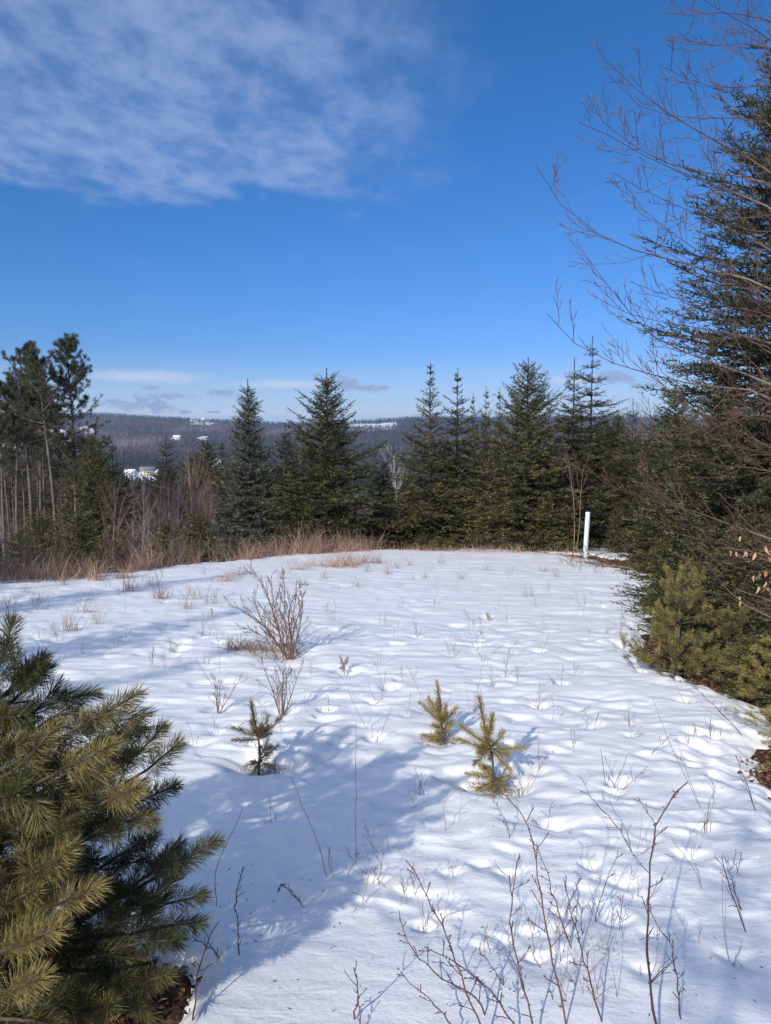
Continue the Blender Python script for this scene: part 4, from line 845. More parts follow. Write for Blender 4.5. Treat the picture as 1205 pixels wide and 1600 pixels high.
def leaf_mesh(seed, mat='deadleaf'):
    r = np.random.default_rng(seed); n = 7; s = np.linspace(0, 1, n); w = 0.013 * np.sin(np.pi * np.clip(s, 0.02, 0.99)) ** 0.8; cu = r.uniform(0.8, 2.2); L = 0.05
    x = L * s; z = -L * s * s * cu * 0.5; fold = r.uniform(0.4, 1.1); V = []
    for i_ in range(n): V += [[x[i_], -w[i_], z[i_] + w[i_] * fold], [x[i_], 0, z[i_]], [x[i_], w[i_], z[i_] + w[i_] * fold * r.uniform(0.5, 1.2)]]
    T_ = []
    for i_ in range(n - 1):
        a = 3 * i_; T_ += [[a, a + 3, a + 1], [a + 1, a + 3, a + 4], [a + 1, a + 4, a + 2], [a + 2, a + 4, a + 5]]
    return make_mesh('beech_leaf', np.array(V), np.array(T_), M[mat], True, np.full(len(V), r.uniform(0.2, 1.0)))
lms = [leaf_mesh(s_) for s_ in range(6)]
for q_, (u, v) in enumerate([(1158, 844), (1140, 866), (1151, 868), (1157, 872), (1163, 867), (1168, 868), (1180, 870), (1181, 874), (1198, 858), (1202, 866), (1203, 875), (1199, 862), (1180, 905), (1186, 900), (1190, 903), (1198, 898), (1204, 908), (1184, 922), (1189, 926), (1195, 922), (1200, 924), (1203, 930), (1159, 946), (1158, 938), (1197, 915), (1206, 900)]):
    lo = link('leaf', lms[q_ % 6], beech, at_y(u, v - 6, 4.8 + 0.02 * (q_ % 5)) - bo); lo.rotation_euler = (mrng.uniform(-0.6, 0.6), mrng.uniform(0.5, 1.35), mrng.uniform(0, 6.28)); lo.scale = (mrng.uniform(0.55, 0.9),) * 3

# ================================================================== pines close by
def shoot_needles(base, tip, per_m, nl, w, rng, tint, a0=0.85, a1=0.35, start=0.05, jitter=0.09):
    """brush of needles round each shoot from base to tip"""
    base, tip = np.asarray(base, float), np.asarray(tip, float); L = np.linalg.norm(tip - base, axis=1); ax = norm(tip - base)
    cnt = np.maximum((L * per_m).astype(int), 8); i = np.repeat(np.arange(len(L)), cnt); n = len(i); s = start + (1 - start) * rng.random(n)
    e1 = norm(np.cross(ax, np.where(np.abs(ax[:, 2:]) > 0.9, [[1., 0, 0]], [[0, 0, 1.]]))); e2 = np.cross(ax, e1); ph = rng.random(n) * 6.283
    radial = e1[i] * np.cos(ph)[:, None] + e2[i] * np.sin(ph)[:, None]; a = a0 + (a1 - a0) * s ** 2 + rng.normal(0, 0.16, n)
    D = ax[i] * np.cos(a)[:, None] + radial * np.sin(a)[:, None] - UP * 0.08
    bend = np.sin(s * 2.2)[:, None] * 0.0
    V, T = needles(base[i] + ax[i] * (L[i] * s)[:, None] + bend, D, nl * rng.uniform(0.7, 1.15, n) * (1 - 0.25 * s ** 6), w, rng, True)
    tn = np.clip(np.broadcast_to(tint, (len(L),))[i] + rng.normal(0, jitter, n), 0, 1)
    return V, T, np.repeat(tn, 4)
# --- the big pine at the left
lr = np.random.default_rng(21); pz = float(zg(-1.35, 2.05)); PO = np.array([-1.35, 2.05, pz])
Z6 = [((200, 560), (505, 388), 1.85, .62), ((350, 535), (525, 515), 2.15, .25), ((100, 430), (345, 385), 2.15, .18), ((20, 390), (155, 255), 2.0, .25), ((90, 380), (175, 285), 2.1, .22), ((-10, 330), (45, 125), 1.95, .35), ((460, 660), (595, 515), 2.0, .5),
      ((500, 710), (655, 570), 1.95, .62), ((180, 690), (410, 575), 1.75, .85), ((370, 790), (505, 730), 1.72, .88), ((470, 800), (640, 725), 2.1, .3), ((400, 850), (560, 850), 1.85, .55), ((50, 690), (205, 505), 1.8, .75), ((110, 740), (150, 850), 1.65, .55),
      ((140, 930), (262, 870), 1.75, .45), ((420, 985), (565, 910), 2.1, .12), ((520, 1090), (655, 940), 2.1, .15), ((520, 1095), (795, 925), 2.0, .22), ((590, 1150), (735, 1130), 2.0, .18), ((500, 1250), (735, 1228), 1.95, .2), ((470, 1295), (655, 1290), 1.9, .18),
      ((100, 1115), (255, 955), 1.7, .72), ((150, 1190), (355, 1098), 1.68, .92), ((-20, 1360), (210, 1245), 1.55, .9), ((-10, 1510), (150, 1425), 1.5, .92), ((450, 1475), (615, 1418), 1.85, .5), ((350, 1570), (410, 1525), 1.8, .4), ((-30, 1180), (130, 1110), 1.7, .6),
      ((250, 900), (420, 840), 1.95, .2), ((300, 620), (470, 640), 2.0, .3), ((20, 880), (110, 800), 1.8, .3), ((230, 1010), (330, 1060), 2.0, .2), ((330, 1330), (500, 1360), 1.95, .2), ((180, 1380), (330, 1420), 1.9, .25), ((40, 1000), (160, 1000), 1.85, .3),
      ((-40, 620), (90, 560), 1.8, .5), ((-40, 760), (60, 760), 1.7, .4), ((200, 1500), (300, 1590), 1.8, .3), ((60, 1580), (200, 1600), 1.7, .35), ((260, 760), (360, 700), 1.9, .3), ((200, 440), (300, 470), 2.1, .2), ((330, 1140), (440, 1090), 2.05, .15), ((-30, 480), (60, 470), 1.9, .4)]
zb = np.array([[a[0] * .425, 920 + a[1] * .425, b[0] * .425, 920 + b[1] * .425, y_, t_] for a, b, y_, t_ in Z6])
zb[:, 0:2] = zb[:, 0:2] * 0.78 + zb[:, 2:4] * 0.22
SB = at_y(zb[:, 0], zb[:, 1], zb[:, 4] + lr.normal(0, 0.03, len(zb)) + 0.04); ST = at_y(zb[:, 2], zb[:, 3], zb[:, 4] - 0.02); tn0 = np.clip(zb[:, 5] * 0.85 + 0.12, 0, 0.92)  # shoots in sun tinted yellow, those in shade dark: light put into colour
# limbs out of the trunk to each of those shoots
tr0 = np.array([-1.38, 2.06]); LB = []
for b_, t_ in zip(SB, ST):
    hz = max(pz + 0.12, b_[2] - 0.10 - 0.35 * abs(b_[0] - tr0[0])); j_ = np.array([tr0[0], tr0[1], hz]); LB.append(resample(np.array([j_, j_ * 0.45 + b_ * 0.55 + [0, 0, -0.03], b_, t_]), 9))
LB = np.array(LB); lR = np.broadcast_to(np.linspace(0.011, 0.0028, 9), LB.shape[:2])
# side shoots on the limbs: the interior, its shade tinted into the needles
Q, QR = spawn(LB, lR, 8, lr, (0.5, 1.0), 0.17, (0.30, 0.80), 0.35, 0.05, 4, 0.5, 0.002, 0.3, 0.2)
# the half of the crown outside the view
n = 60; a_ = lr.uniform(1.7, 5.2, n); h_ = lr.uniform(0.12, 1.18, n); L_ = np.clip(0.80 * (1 - h_ / 1.45), 0.2, 1) * lr.uniform(0.6, 1.0, n); jb = np.stack([np.full(n, tr0[0]), np.full(n, tr0[1]), pz + h_], -1)
tp = jb + np.stack([np.cos(a_) * L_, np.sin(a_) * L_, 0.35 * L_ + 0.05], -1); OB = np.array([resample(np.array([j_, (j_ + t_) / 2 - [0, 0, 0.05], t_]), 9) for j_, t_ in zip(jb, tp)])
uo, vo = project(OB[:, -1]); inview = (uo > 40) & (OB[:, -1, 1] > 0.3); OB = OB[~inview]
OQ, OQR = spawn(OB, np.broadcast_to(np.linspace(0.01, 0.003, 9), OB.shape[:2]), 7, lr, (0.45, 0.9), 0.35, (0.2, 0.95), 0.35, 0.05, 4, 0.5, 0.002, 0.3, 0.2)
pine_t = thing('scots_pine', 'young pine with long yellow green needles at the left edge, nearest the viewer', 'tree', PO)
tt = np.linspace(0, 1, 10); TK = np.stack([tr0[0] + 0.02 * np.sin(tt * 4), tr0[1] + 0 * tt, pz - 0.05 + 1.36 * tt], -1)
link('trunk', Bag().add(*tubes((TK - PO)[None], (0.034 * (1 - 0.8 * tt))[None], 9), 0.5).mesh('scots_trunk', M['pine_bark'], True), pine_t)
for a_, r_ in zip(LB, lR): link('branch', Bag().add(*tubes((a_ - PO)[None], r_[None], 6), 0.5).mesh('scots_branch', M['bark'], True), pine_t)
link('limbs', Bag().add(*tubes(Q - PO, QR, 4), 0.5).add(*tubes(OB - PO, np.broadcast_to(np.linspace(0.01, 0.003, 9), OB.shape[:2]), 5), 0.5).mesh('scots_limbs', M['bark'], True), pine_t)
cb = Bag()
V, T, c_ = shoot_needles(SB - PO, ST - PO, 2700, 0.062, 0.0019, lr, tn0, 0.95, 0.40, 0.0, 0.18); cb.add(V, T, c_)
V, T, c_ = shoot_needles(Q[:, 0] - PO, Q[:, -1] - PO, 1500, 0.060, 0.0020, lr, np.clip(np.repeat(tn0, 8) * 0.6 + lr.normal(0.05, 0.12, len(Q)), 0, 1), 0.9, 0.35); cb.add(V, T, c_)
V, T, c_ = shoot_needles(OQ[:, 1] - PO, OQ[:, -1] - PO, 800, 0.058, 0.0024, lr, np.clip(lr.normal(0.4, 0.2, len(OQ)), 0, 1), 0.85, 0.35); cb.add(V, T, c_)
ob = np.concatenate([OB[:, -3]]); V, T, c_ = shoot_needles(ob - PO, OB[:, -1] - PO, 1000, 0.058, 0.0024, lr, 0.6); cb.add(V, T, c_)
bud = np.vstack([ST]); V, T = needles(bud - PO, ST - SB, 0.022, 0.008, lr, True); cb.add(V, T, 0.7)
link('crown', cb.mesh('scots_needles', M['pine_near']), pine_t)

# --- three little pines in the open snow
def sapling(name, label, org, sx, ox, oy, trunk, shoots, Yd, mat, rng, nl=0.042, base_tint=0.5, litter=True):
    f = lambda p: at_y(ox + p[0] * sx, oy + p[1] * sx, Yd)
    B_ = np.array([org[0], org[1], float(zs(org[0], org[1])[0]) - 0.02]); t = thing(name, label, 'tree', B_)
    tk = resample(np.vstack([[B_ - [0, 0, 0.03]], [f(p) for p in trunk[1:]]]), 10) - B_
    link('trunk', Bag().add(*tubes(tk[None], np.linspace(0.0085, 0.003, 10)[None], 7), 0.5).mesh(name + '_trunk', M['pine_bark'], True), t)
    b0 = np.array([f(a) for a, b, *_ in shoots]) - B_; t0 = np.array([f(b) for a, b, *_ in shoots]) - B_
    dep = np.array([(s[2] if len(s) > 2 else rng.normal(0, 0.05)) for s in shoots]); t0[:, 1] += dep; 
    extra = []
    for a, b in zip(b0[1:], t0[1:]):   # whorls stand round the stem: a partner behind and before
        d = b - a; extra.append((a, a + np.array([d[0] * 0.35 + rng.normal(0, .02), abs(d[0]) * rng.choice([-0.8, 0.8]), d[2] * 0.9])))
    b0 = np.vstack([b0, [e[0] for e in extra]]); t0 = np.vstack([t0, [e[1] for e in extra]])
    pb = np.array([resample(np.array([a, (a + b) / 2 - [0, 0, 0.006], b]), 5) for a, b in zip(b0, t0)])
    for b_ in pb: link('branch', Bag().add(*tubes(b_[None], np.linspace(0.0042, 0.0018, 5)[None], 4), 0.6).mesh(name + '_branch', M['bark'], True), t)
    cb = Bag(); V, T, c_ = shoot_needles(b0, t0, 1500, nl, 0.0023, rng, np.clip(rng.normal(base_tint + .2, 0.14, len(b0)), 0, 1), 0.80, 0.42, 0.1); cb.add(V, T, c_)
    link('crown', cb.mesh(name + '_needles', M[mat]), t)
    if litter:
        m_ = 260; a_ = rng.random(m_) * 6.28; q_ = rng.random(m_) ** 0.5 * 0.13; P = np.stack([np.cos(a_) * q_, np.sin(a_) * q_ * 0.8, rng.uniform(0.0, 0.035, m_)], -1)
        V, T = needles(P, np.stack([rng.normal(size=m_), rng.normal(size=m_), rng.uniform(0, 0.9, m_)], -1), 0.06, 0.003, rng, True); link('dry_grass', Bag().add(V, T, np.repeat(np.clip(rng.normal(0.35, 0.25, m_), 0, 1), 4)).mesh(name + '_grass', M['straw']), t)
    return t
sapling('pine_sapling', 'tall yellowish pine sapling, rightmost of the three in the open snow', SAPS['c'], .166, 640, 1050, [(815, 1010), (790, 880), (765, 720), (720, 560), (680, 400), (655, 250)],
        [((730, 600), (650, 225)), ((740, 640), (772, 395), -.02), ((740, 680), (485, 515)), ((750, 720), (450, 645)), ((740, 725), (590, 785), -.1), ((770, 700), (905, 625), .08), ((775, 720), (1060, 675)), ((790, 750), (925, 865), -.06), ((740, 690), (630, 640), -.1), ((760, 700), (700, 560), .06),
         ((810, 990), (560, 985)), ((810, 1000), (630, 1035), -.08), ((805, 970), (690, 930), .08), ((815, 1000), (945, 975)), ((815, 1010), (880, 1040), -.08)], SAPS['c'][1], 'pine_sap', np.random.default_rng(31), 0.042)
sapling('pine_sapling', 'bushy yellowish pine sapling, middle one of the three in the open snow', SAPS['b'], .166, 640, 1050, [(325, 640), (310, 480), (285, 300), (262, 130)],
        [((295, 400), (260, 112)), ((300, 470), (100, 310)), ((300, 440), (190, 270), .05), ((310, 460), (335, 290), -.05), ((320, 480), (440, 335)), ((305, 520), (210, 470), -.05), ((320, 540), (400, 495)), ((320, 610), (115, 575)), ((320, 620), (190, 600), -.06), ((330, 600), (400, 520), .05), ((325, 570), (240, 540), .08), ((310, 480), (270, 380), -.06)],
        SAPS['b'][1], 'pine_sap', np.random.default_rng(32), 0.040)
sapling('pine_sapling', 'greyish green pine sapling, leftmost of the three in the open snow', SAPS['a'], .225, 340, 860, [(300, 1490), (295, 1380), (285, 1300), (250, 1180), (232, 1075)],
        [((270, 1240), (228, 1055)), ((282, 1290), (115, 1215)), ((285, 1312), (125, 1292), -.05), ((285, 1290), (335, 1188), .05), ((290, 1300), (430, 1175)), ((290, 1305), (375, 1240), -.06), ((280, 1290), (215, 1220), .06), ((300, 1460), (205, 1490)), ((300, 1460), (400, 1465)), ((310, 1440), (405, 1380)), ((300, 1420), (335, 1350), .05), ((300, 1470), (260, 1440), -.06)],
        SAPS['a'][1], 'pine_sap2', np.random.default_rng(33), 0.038)
# --- seedlings
sr = np.random.default_rng(8)
for (x_, y_), h_, lab in zip(SEEDL, (0.20, 0.19, 0.10, 0.25), ('tiny upright pine seedling in the middle of the snow', 'tiny leaning pine seedling near the right edge of the snow', 'smallest faint seedling in the upper middle of the snow', 'thin seedling at the notch in the right edge of the snow')):
    B_ = (x_, y_, float(zs(x_, y_)[0]) - 0.01); t = thing('pine_seedling', lab, 'tree', B_); n = 5 if h_ > .15 else 2; top = np.array([sr.normal(0, 0.02), 0, h_])
    bs = [np.array([0, 0, h_ * .25])] + [np.array([0, 0, h_ * q_]) for q_ in np.linspace(0.2, 0.6, n)]; ts = [top] + [b + np.array([sr.normal(0, .022), sr.normal(0, .022), 0.06]) for b in bs[1:]]
    link('stem', Bag().add(*tubes(np.array([[[0, 0, -.02], [0, 0, h_ * .5], top]]), np.array([[.004, .003, .002]]), 5), .5).mesh('seedling_stem', M['bark']), t)
    V, T, c_ = shoot_needles(np.array(bs), np.array(ts), 700, 0.035, 0.003, sr, 0.4); link('needles', Bag().add(V, T, c_).mesh('seedling_needles', M['seedling']), t)
# --- young pines along the right edge
def young_pine(name, H, R, seed, mat, nl=0.075, w=0.004, per_m=520, lean=0.0):
    r = np.random.default_rng(seed); base, tip, pl = [], [], []
    for h in np.arange(0.08, 0.95, 0.145) * H:
        tq = h / H; nb = r.integers(6, 9); a0 = r.random() * 6.28
        for q_ in range(nb):
            a = a0 + 6.283 * q_ / nb + r.normal(0, .2); L = R * (1 - tq) ** 0.6 * r.uniform(0.45, 1.3) + 0.05; e = 0.02 + 0.75 * tq ** 1.5 + r.normal(0, .10)
            d = np.array([np.cos(a) * np.cos(e), np.sin(a) * np.cos(e), np.sin(e)]); p0 = np.array([lean * h, 0, h]); p = resample(np.array([p0, p0 + d * L * .55, p0 + d * L + [0, 0, 0.10 * L]]), 6); pl.append(p)
    pl = np.array(pl); pr_ = np.broadcast_to(np.linspace(0.006, 0.002, 6), pl.shape[:2]); q, qr = spawn(pl, pr_, 7, r, (0.5, 0.9), 0.42, (0.35, 0.95), 0.3, 0.05, 4, 0.6, 0.0016, 0.5, 0.5)
    tk = np.array([[[lean * z_, 0, z_] for z_ in np.linspace(-0.03, H * .93, 8)]])
    tr = Bag().add(*tubes(tk, np.linspace(0.020, 0.004, 8)[None] * H, 7), .5).mesh(name + '_trunk', M['bark'], True); li = Bag().add(*tubes(pl, pr_, 4), .4).add(*tubes(q, qr, 3), .4).mesh(name + '_limbs', M['bark'])
    B_ = np.concatenate([pl[:, 3], q[:, 1], [[lean * H * .8, 0, H * .8]]]); T_ = np.concatenate([pl[:, -1], q[:, -1], [[lean * H, 0, H]]])
    V, T, c_ = shoot_needles(B_, T_, per_m, nl, w, r, np.clip(r.normal(0.5, 0.2, len(B_)), 0, 1), 0.8, 0.35)
    return tr, li, Bag().add(V, T, c_).mesh(name + '_crown', M[mat])
yp = young_pine('young_pine', 1.0, 0.46, 51, 'white_pine', 0.055, 0.0036, 950); yp2 = young_pine('young_pine_b', 1.0, 0.50, 52, 'pine_sap', 0.06)
x_, y_ = ground(1092, 1062); plant_tree(yp, 'young_pine', 'bushy yellowish young pine at the right edge of the snow', (x_ - .05, y_ + .32, float(zg(x_ - .05, y_ + .32)) - .02), None, 0.3, (0.74, 0.74, 1.02))
x_, y_ = ground(1052, 1000); plant_tree(yp, 'young_pine', 'greyish young pine directly behind the bushy yellowish one', (x_ + .35, y_ + .5, float(zg(x_ + .35, y_ + .5)) - .02), None, 2.3, (0.62, 0.62, 0.9))
x_, y_ = ground(1160, 1075); plant_tree(yp, 'young_pine', 'dark young pine right of the bushy yellowish one', (x_ + .15, y_ + .6, float(zg(x_ + .15, y_ + .6)) - .02), None, 4.1, (0.6, 0.6, 0.68))
plant_tree(yp, 'young_pine', 'added young pine left of the viewer, out of view, shading the snow', (-2.20, 0.85, float(zg(-2.20, 0.85)) - .02), None, 1.5, (1.6, 1.6, 1.55))  # unseen pine added to fill out the shadow on the near snow
plant_tree(yp2, 'young_pine', 'young pine at the lower right edge with two boughs in view', (2.72, 4.35, float(zg(2.72, 4.35)) - .02), None, 1.0, (0.95, 0.95, 0.72))
plant_tree(yp2, 'young_pine', 'young pine just above the lower right one, mostly out of view', (2.90, 5.3, float(zg(2.90, 5.3)) - .02), None, 3.0, (0.7, 0.7, 0.62))

# ================================================================== stems, shrubs and grass on the snow
gr = np.random.default_rng(404)
def on_snow(x, y, sink=0.01): return (x, y, float(zs(x, y)[0]) - sink)
# --- willow bush
wb = np.array(on_snow(*WILLOW, 0.02)); wy = WILLOW[1]
WS = [[(448, 1019), (437, 988), (428, 968), (427, 952), (416, 925), (405, 903), (386, 881)], [(446, 1019), (425, 993), (407, 972), (385, 957), (358, 943)], [(450, 1019), (452, 977), (450, 959), (457, 936), (466, 918), (479, 909)], [(457, 1019), (461, 981), (468, 954), (475, 925)],
      [(446, 1019), (439, 968), (437, 945), (439, 925)], [(454, 1019), (455, 972), (461, 945), (464, 927)], [(452, 1019), (447, 985), (444, 950), (446, 915), (441, 895)], [(460, 1019), (468, 980), (474, 950), (472, 930)], [(444, 1019), (420, 1000), (395, 985), (372, 978)], [(449, 1019), (432, 960), (425, 930), (424, 900)], [(441, 1019), (415, 985), (400, 950), (396, 925)]]
wp = []
for q_, p in enumerate(WS):
    p = np.array(p, float); dep = wy + np.linspace(0, 1, len(p)) * gr.uniform(-0.35, 0.35); w_ = at_y(p[:, 0], p[:, 1], dep); w_[0] = wb + [gr.normal(0, .04), gr.normal(0, .04), -.02]; wp.append(resample(w_, 9))
wp = np.array(wp); wr = np.array([np.linspace(0.0105 if q_ < 3 else 0.0055, 0.0022, 9) for q_ in range(len(wp))])
wt_ = thing('willow_bush', 'leafless reddish willow bush in the middle left of the snow', 'bush', wb)
for a, r_ in zip(wp, wr): link('stem', Bag().add(*tubes((a - wb)[None], r_[None], 6), gr.uniform(.3, .7)).mesh('willow_stem', M['willow'], True), wt_)
q1, r1 = spawn(wp, wr, 13, gr, (0.3, 0.85), 0.32, (0.22, 1.0), 0.35, 0.11, 6, 0.6, 0.0018); q2, r2 = spawn(q1, r1, 5, gr, (0.35, 0.8), 0.42, (0.2, 0.95), 0.3, 0.12, 4, 0.8, 0.0017)
link('twigs', Bag().add(*tubes(q1 - wb, r1, 4), .5).add(*tubes(q2 - wb, r2, 3), .4).mesh('willow_twigs', M['willow']), wt_)
# --- small shrubs
def shrub(name, label, org, H, seed, stems, splay, mat='willow', n2=6, n3=3, rmin=0.0016):
    me = bush_meshes(name, H, seed, mat, stems, splay, n2, n3, 0.010, rmin, 0.25); t = thing('small_shrub', label, 'bush', on_snow(*org, .02)); link('stems', me[0], t); link('twigs', me[1], t); return t
shrub('shrub_a', 'thin twiggy shrub directly below the willow bush', SHRUBS['a'], 0.46, 71, 8, 0.28); shrub('shrub_b', 'small bare shrub left of the thin twiggy one', SHRUBS['b'], 0.33, 72, 6, 0.33, 'willow', 4, 2)
# --- ribbons of dry grass
def ribbons(P, W, rng):
    """flat blades along n polylines"""
    n, k = P.shape[:2]; t = norm(np.gradient(P, axis=1)); sd = norm(np.cross(t, np.repeat(rng.normal(size=(n, 1, 3)), k, 1))); Wk = W[:, None, None] * np.linspace(1, 0.25, k)[None, :, None]
    V = np.stack([P - sd * Wk / 2, P + sd * Wk / 2], 2).reshape(-1, 3); i = (np.arange(n)[:, None] * k + np.arange(k - 1)[None]).ravel() * 2
    return V, np.vstack([np.stack([i, i + 1, i + 3], 1), np.stack([i, i + 3, i + 2], 1)])
def blades(x, y, z, L, lean, rng, k=5, curve=0.6):
    n = len(x); a = rng.random(n) * 6.28; s = np.linspace(0, 1, k); th_ = np.clip(lean * np.abs(rng.normal(0.6, 0.5, n)), 0, 1.5)[:, None] + curve * s[None] ** 2 * rng.uniform(-0.2, 1.3, (n, 1))
    dr = np.stack([np.sin(th_) * np.cos(a)[:, None], np.sin(th_) * np.sin(a)[:, None], np.cos(th_)], -1) * (np.broadcast_to(L, (n,)) / (k - 1))[:, None, None]; dr[:, 0] = 0
    return np.stack([x, y, z], -1)[:, None] + np.cumsum(dr, 1)
# the belt of tall grass at the meadow's edge
nb = 15000; cr = np.array([ground(u, v) for (u, v) in CREST]); uu = gr.random(nb); seg = np.interp(uu * (len(cr) - 1), np.arange(len(cr)), np.arange(len(cr))); 
cl = np.r_[0, np.cumsum(np.linalg.norm(np.diff(cr, axis=0), axis=1))]; qd = uu * cl[-1]; gx = np.interp(qd, cl, cr[:, 0]); gy = np.interp(qd, cl, cr[:, 1])
off_ = gr.gamma(1.5, 0.50, nb) - 0.22 - 0.75 * smooth(fbm(gx / 1.1, gy / 1.1, 95, 2), 0.1, 0.5) * gr.random(nb); gy = gy + off_; gx = gx + gr.normal(0, 0.05, nb)
px_u = project(np.stack([gx, gy, zg(gx, gy)], -1))[0]; den = np.clip(0.52 + 1.2 * fbm(gx / 0.8, gy / 0.8, 97, 2), 0.05, 1) * np.where(px_u > 700, 0.6, np.where(px_u > 560, 0.8, 1)); kp = gr.random(nb) < den; gx, gy = gx[kp], gy[kp]; px_u = px_u[kp]
gl = (0.16 + 0.70 * gr.random(len(gx)) ** 1.5) * np.where(px_u > 600, 0.55, 1.0) * (0.75 + 0.5 * np.clip(fbm(gx / 1.4, gy / 1.4, 99, 2) + 0.4, 0, 1)); Pb = blades(gx, gy, zg(gx, gy) + 0.06 * (sdist(gx, gy) > .1) - 0.01, gl, 0.60, gr, 5, 0.8)
V, T = ribbons(Pb, gr.uniform(0.005, 0.010, len(gx)), gr); tn = np.repeat(np.clip(gr.normal(0.45, 0.25, len(gx)), 0, 1), 10)
tag(link('tall_dry_grass', Bag().add(V, T, tn).mesh('tall_dry_grass', M['redgrass'])), 'belt of tall reddish dry grass along the far edge of the snow', 'grass', None, 'stuff')
# clumps standing in the snow near that edge
def clump(name, n, R, L, seed, mat, lean=0.5, w=0.006):
    r = np.random.default_rng(seed); a = r.random(n) * 6.28; q = R * r.random(n) ** 0.7; P = blades(q * np.cos(a), q * np.sin(a), np.zeros(n) - 0.02, r.uniform(0.4, 1.1, n) * L, lean, r, 5, 0.8); V, T = ribbons(P, r.uniform(0.6, 1.2, n) * w, r)
    return Bag().add(V, T, np.repeat(np.clip(r.normal(0.45, 0.25, n), 0, 1), 10)).mesh(name, M[mat])
cl_m = [clump('grass_clump_a', 120, 0.16, 0.42, 1, 'redgrass'), clump('grass_clump_b', 70, 0.12, 0.36, 2, 'straw', 0.45), clump('grass_clump_c', 150, 0.30, 0.30, 3, 'redgrass', 0.9), clump('grass_clump_d', 30, 0.10, 0.40, 4, 'straw', 0.3, 0.0045)]
for q_, (u, v, k_, s_) in enumerate([(205, 926, 1, 1.2), (192, 905, 0, 1.1), (150, 908, 0, 1.2), (250, 938, 1, 1.0), (112, 988, 1, 0.8), (150, 978, 3, 0.9), (132, 958, 3, 0.9), (292, 952, 3, 1.2), (304, 938, 3, 1.1), (490, 886, 2, 1.2), (470, 890, 2, 1.0), (525, 886, 0, 1.3), (548, 884, 0, 1.5), (535, 888, 2, 1.3), (568, 880, 0, 1.1), (590, 880, 0, 1.0), (605, 898, 3, 1.0), (558, 918, 3, 0.8), (507, 905, 3, 0.9), (640, 884, 3, 1.0), (690, 880, 3, 1.0),
                                (665, 902, 3, 0.8), (825, 934, 3, 0.8), (720, 905, 3, 0.8), (850, 893, 3, 0.9), (870, 902, 3, 0.9), (350, 910, 2, 0.9), (372, 898, 2, 0.8), (362, 905, 2, 0.8), (440, 905, 3, 1.0), (470, 915, 3, 1.0), (100, 915, 3, 1.0), (60, 940, 3, 0.9), (40, 925, 3, 0.9), (15, 950, 3, 1.1), (330, 945, 3, 1.0), (86, 995, 3, 0.7), (240, 915, 3, 1.1), (620, 890, 3, 0.9), (760, 893, 3, 0.8), (575, 895, 3, 1.0)]):
    x_, y_ = ground(u, v); o = link('grass_clump', cl_m[k_], None, on_snow(x_, y_, .03)); o.rotation_euler = (0, 0, q_ * 1.7); o.scale = (s_,) * 3
    kindw = ('thick reddish grass clump on the snow just before the far edge', 'round straw coloured grass tussock on the left of the snow', 'flattened mat of reddish grass on the upper snow', 'sparse dry grass tuft on the upper part of the snow')[k_]
    tag(o, kindw, 'grass', ('thick grass clumps', 'straw tussocks', 'flattened grass mats', 'sparse grass tufts')[k_])
mat_ = Bag(); n = 420; a = gr.random(n) * 6.28; ax_ = gr.uniform(355, 470, n); gxy = np.array([ground(u, 1016 + gr.normal(0, 4)) for u in ax_]); P = blades(gxy[:, 0] - wb[0], gxy[:, 1] - wb[1], np.array([float(zs(*g)[0]) for g in gxy]) - wb[2], gr.uniform(0.08, 0.24, n), 1.0, gr, 5, 1.6)
V, T = ribbons(P, gr.uniform(0.003, 0.006, n), gr); o = link('matted_grass', mat_.add(V, T, np.repeat(np.clip(gr.normal(0.3, 0.25, n), 0, 1), 10)).mesh('matted_grass', M['straw']), None, wb); tag(o, 'matted brown grass at the foot of the willow bush', 'grass')
# --- single stalks poking through: one small thing each
def stalk(seed):
    r = np.random.default_rng(seed); kind = seed % 4; bg_ = Bag(); n = r.integers(1, 4) if kind else r.integers(3, 7); k = 7; s = np.linspace(0, 1, k); H = r.uniform(0.08, 0.30, n) * (1.25 if kind == 2 else 0.85)
    a = r.random(n) * 6.28; e = np.abs(r.normal(0.30, 0.45, n)); P = np.stack([np.sin(e) * np.cos(a), np.sin(e) * np.sin(a), np.cos(e)], -1)[:, None] * H[:, None, None] * s[None, :, None] + np.cumsum(r.normal(0, 0.006, (n, k, 3)), 1) * (1 if kind else 0.4); P[:, 0] = [0, 0, -.03]; P[:, 0, :2] += r.normal(0, .02, (n, 2)); P[:, 1:] += (P[:, :1] + [0, 0, .03])
    R = np.broadcast_to(np.linspace(0.0016, 0.0010, k), (n, k)); bg_.add(*tubes(P, R, 4), r.uniform(.2, .9))
    if kind in (1, 3): q, qr = spawn(P, R, 3, r, (0.5, 0.9), 0.4, (0.3, 0.95), 0.2, 0.15, 4, 0.8, 0.0011); bg_.add(*tubes(q, qr, 3), r.uniform(.2, .8))
    return bg_.mesh('dry_stalk', M[('straw', 'willow', 'straw', 'cane')[kind]])
sm = [stalk(s_) for s_ in range(24)]
for q_, (x_, y_) in enumerate(STALKS):
    s_ = gr.uniform(0.7, 1.2) * (0.72 if y_ < 3.6 else 1.0)
    o = link('dry_stalk', sm[q_ % 24], None, on_snow(x_, y_, .01)); o.rotation_euler = (0, 0, gr.random() * 6.28); o.scale = (s_,) * 3; tag(o, 'thin dry weed stalk poking through the open snow', 'stalk', 'thin weed stalks across the snow')
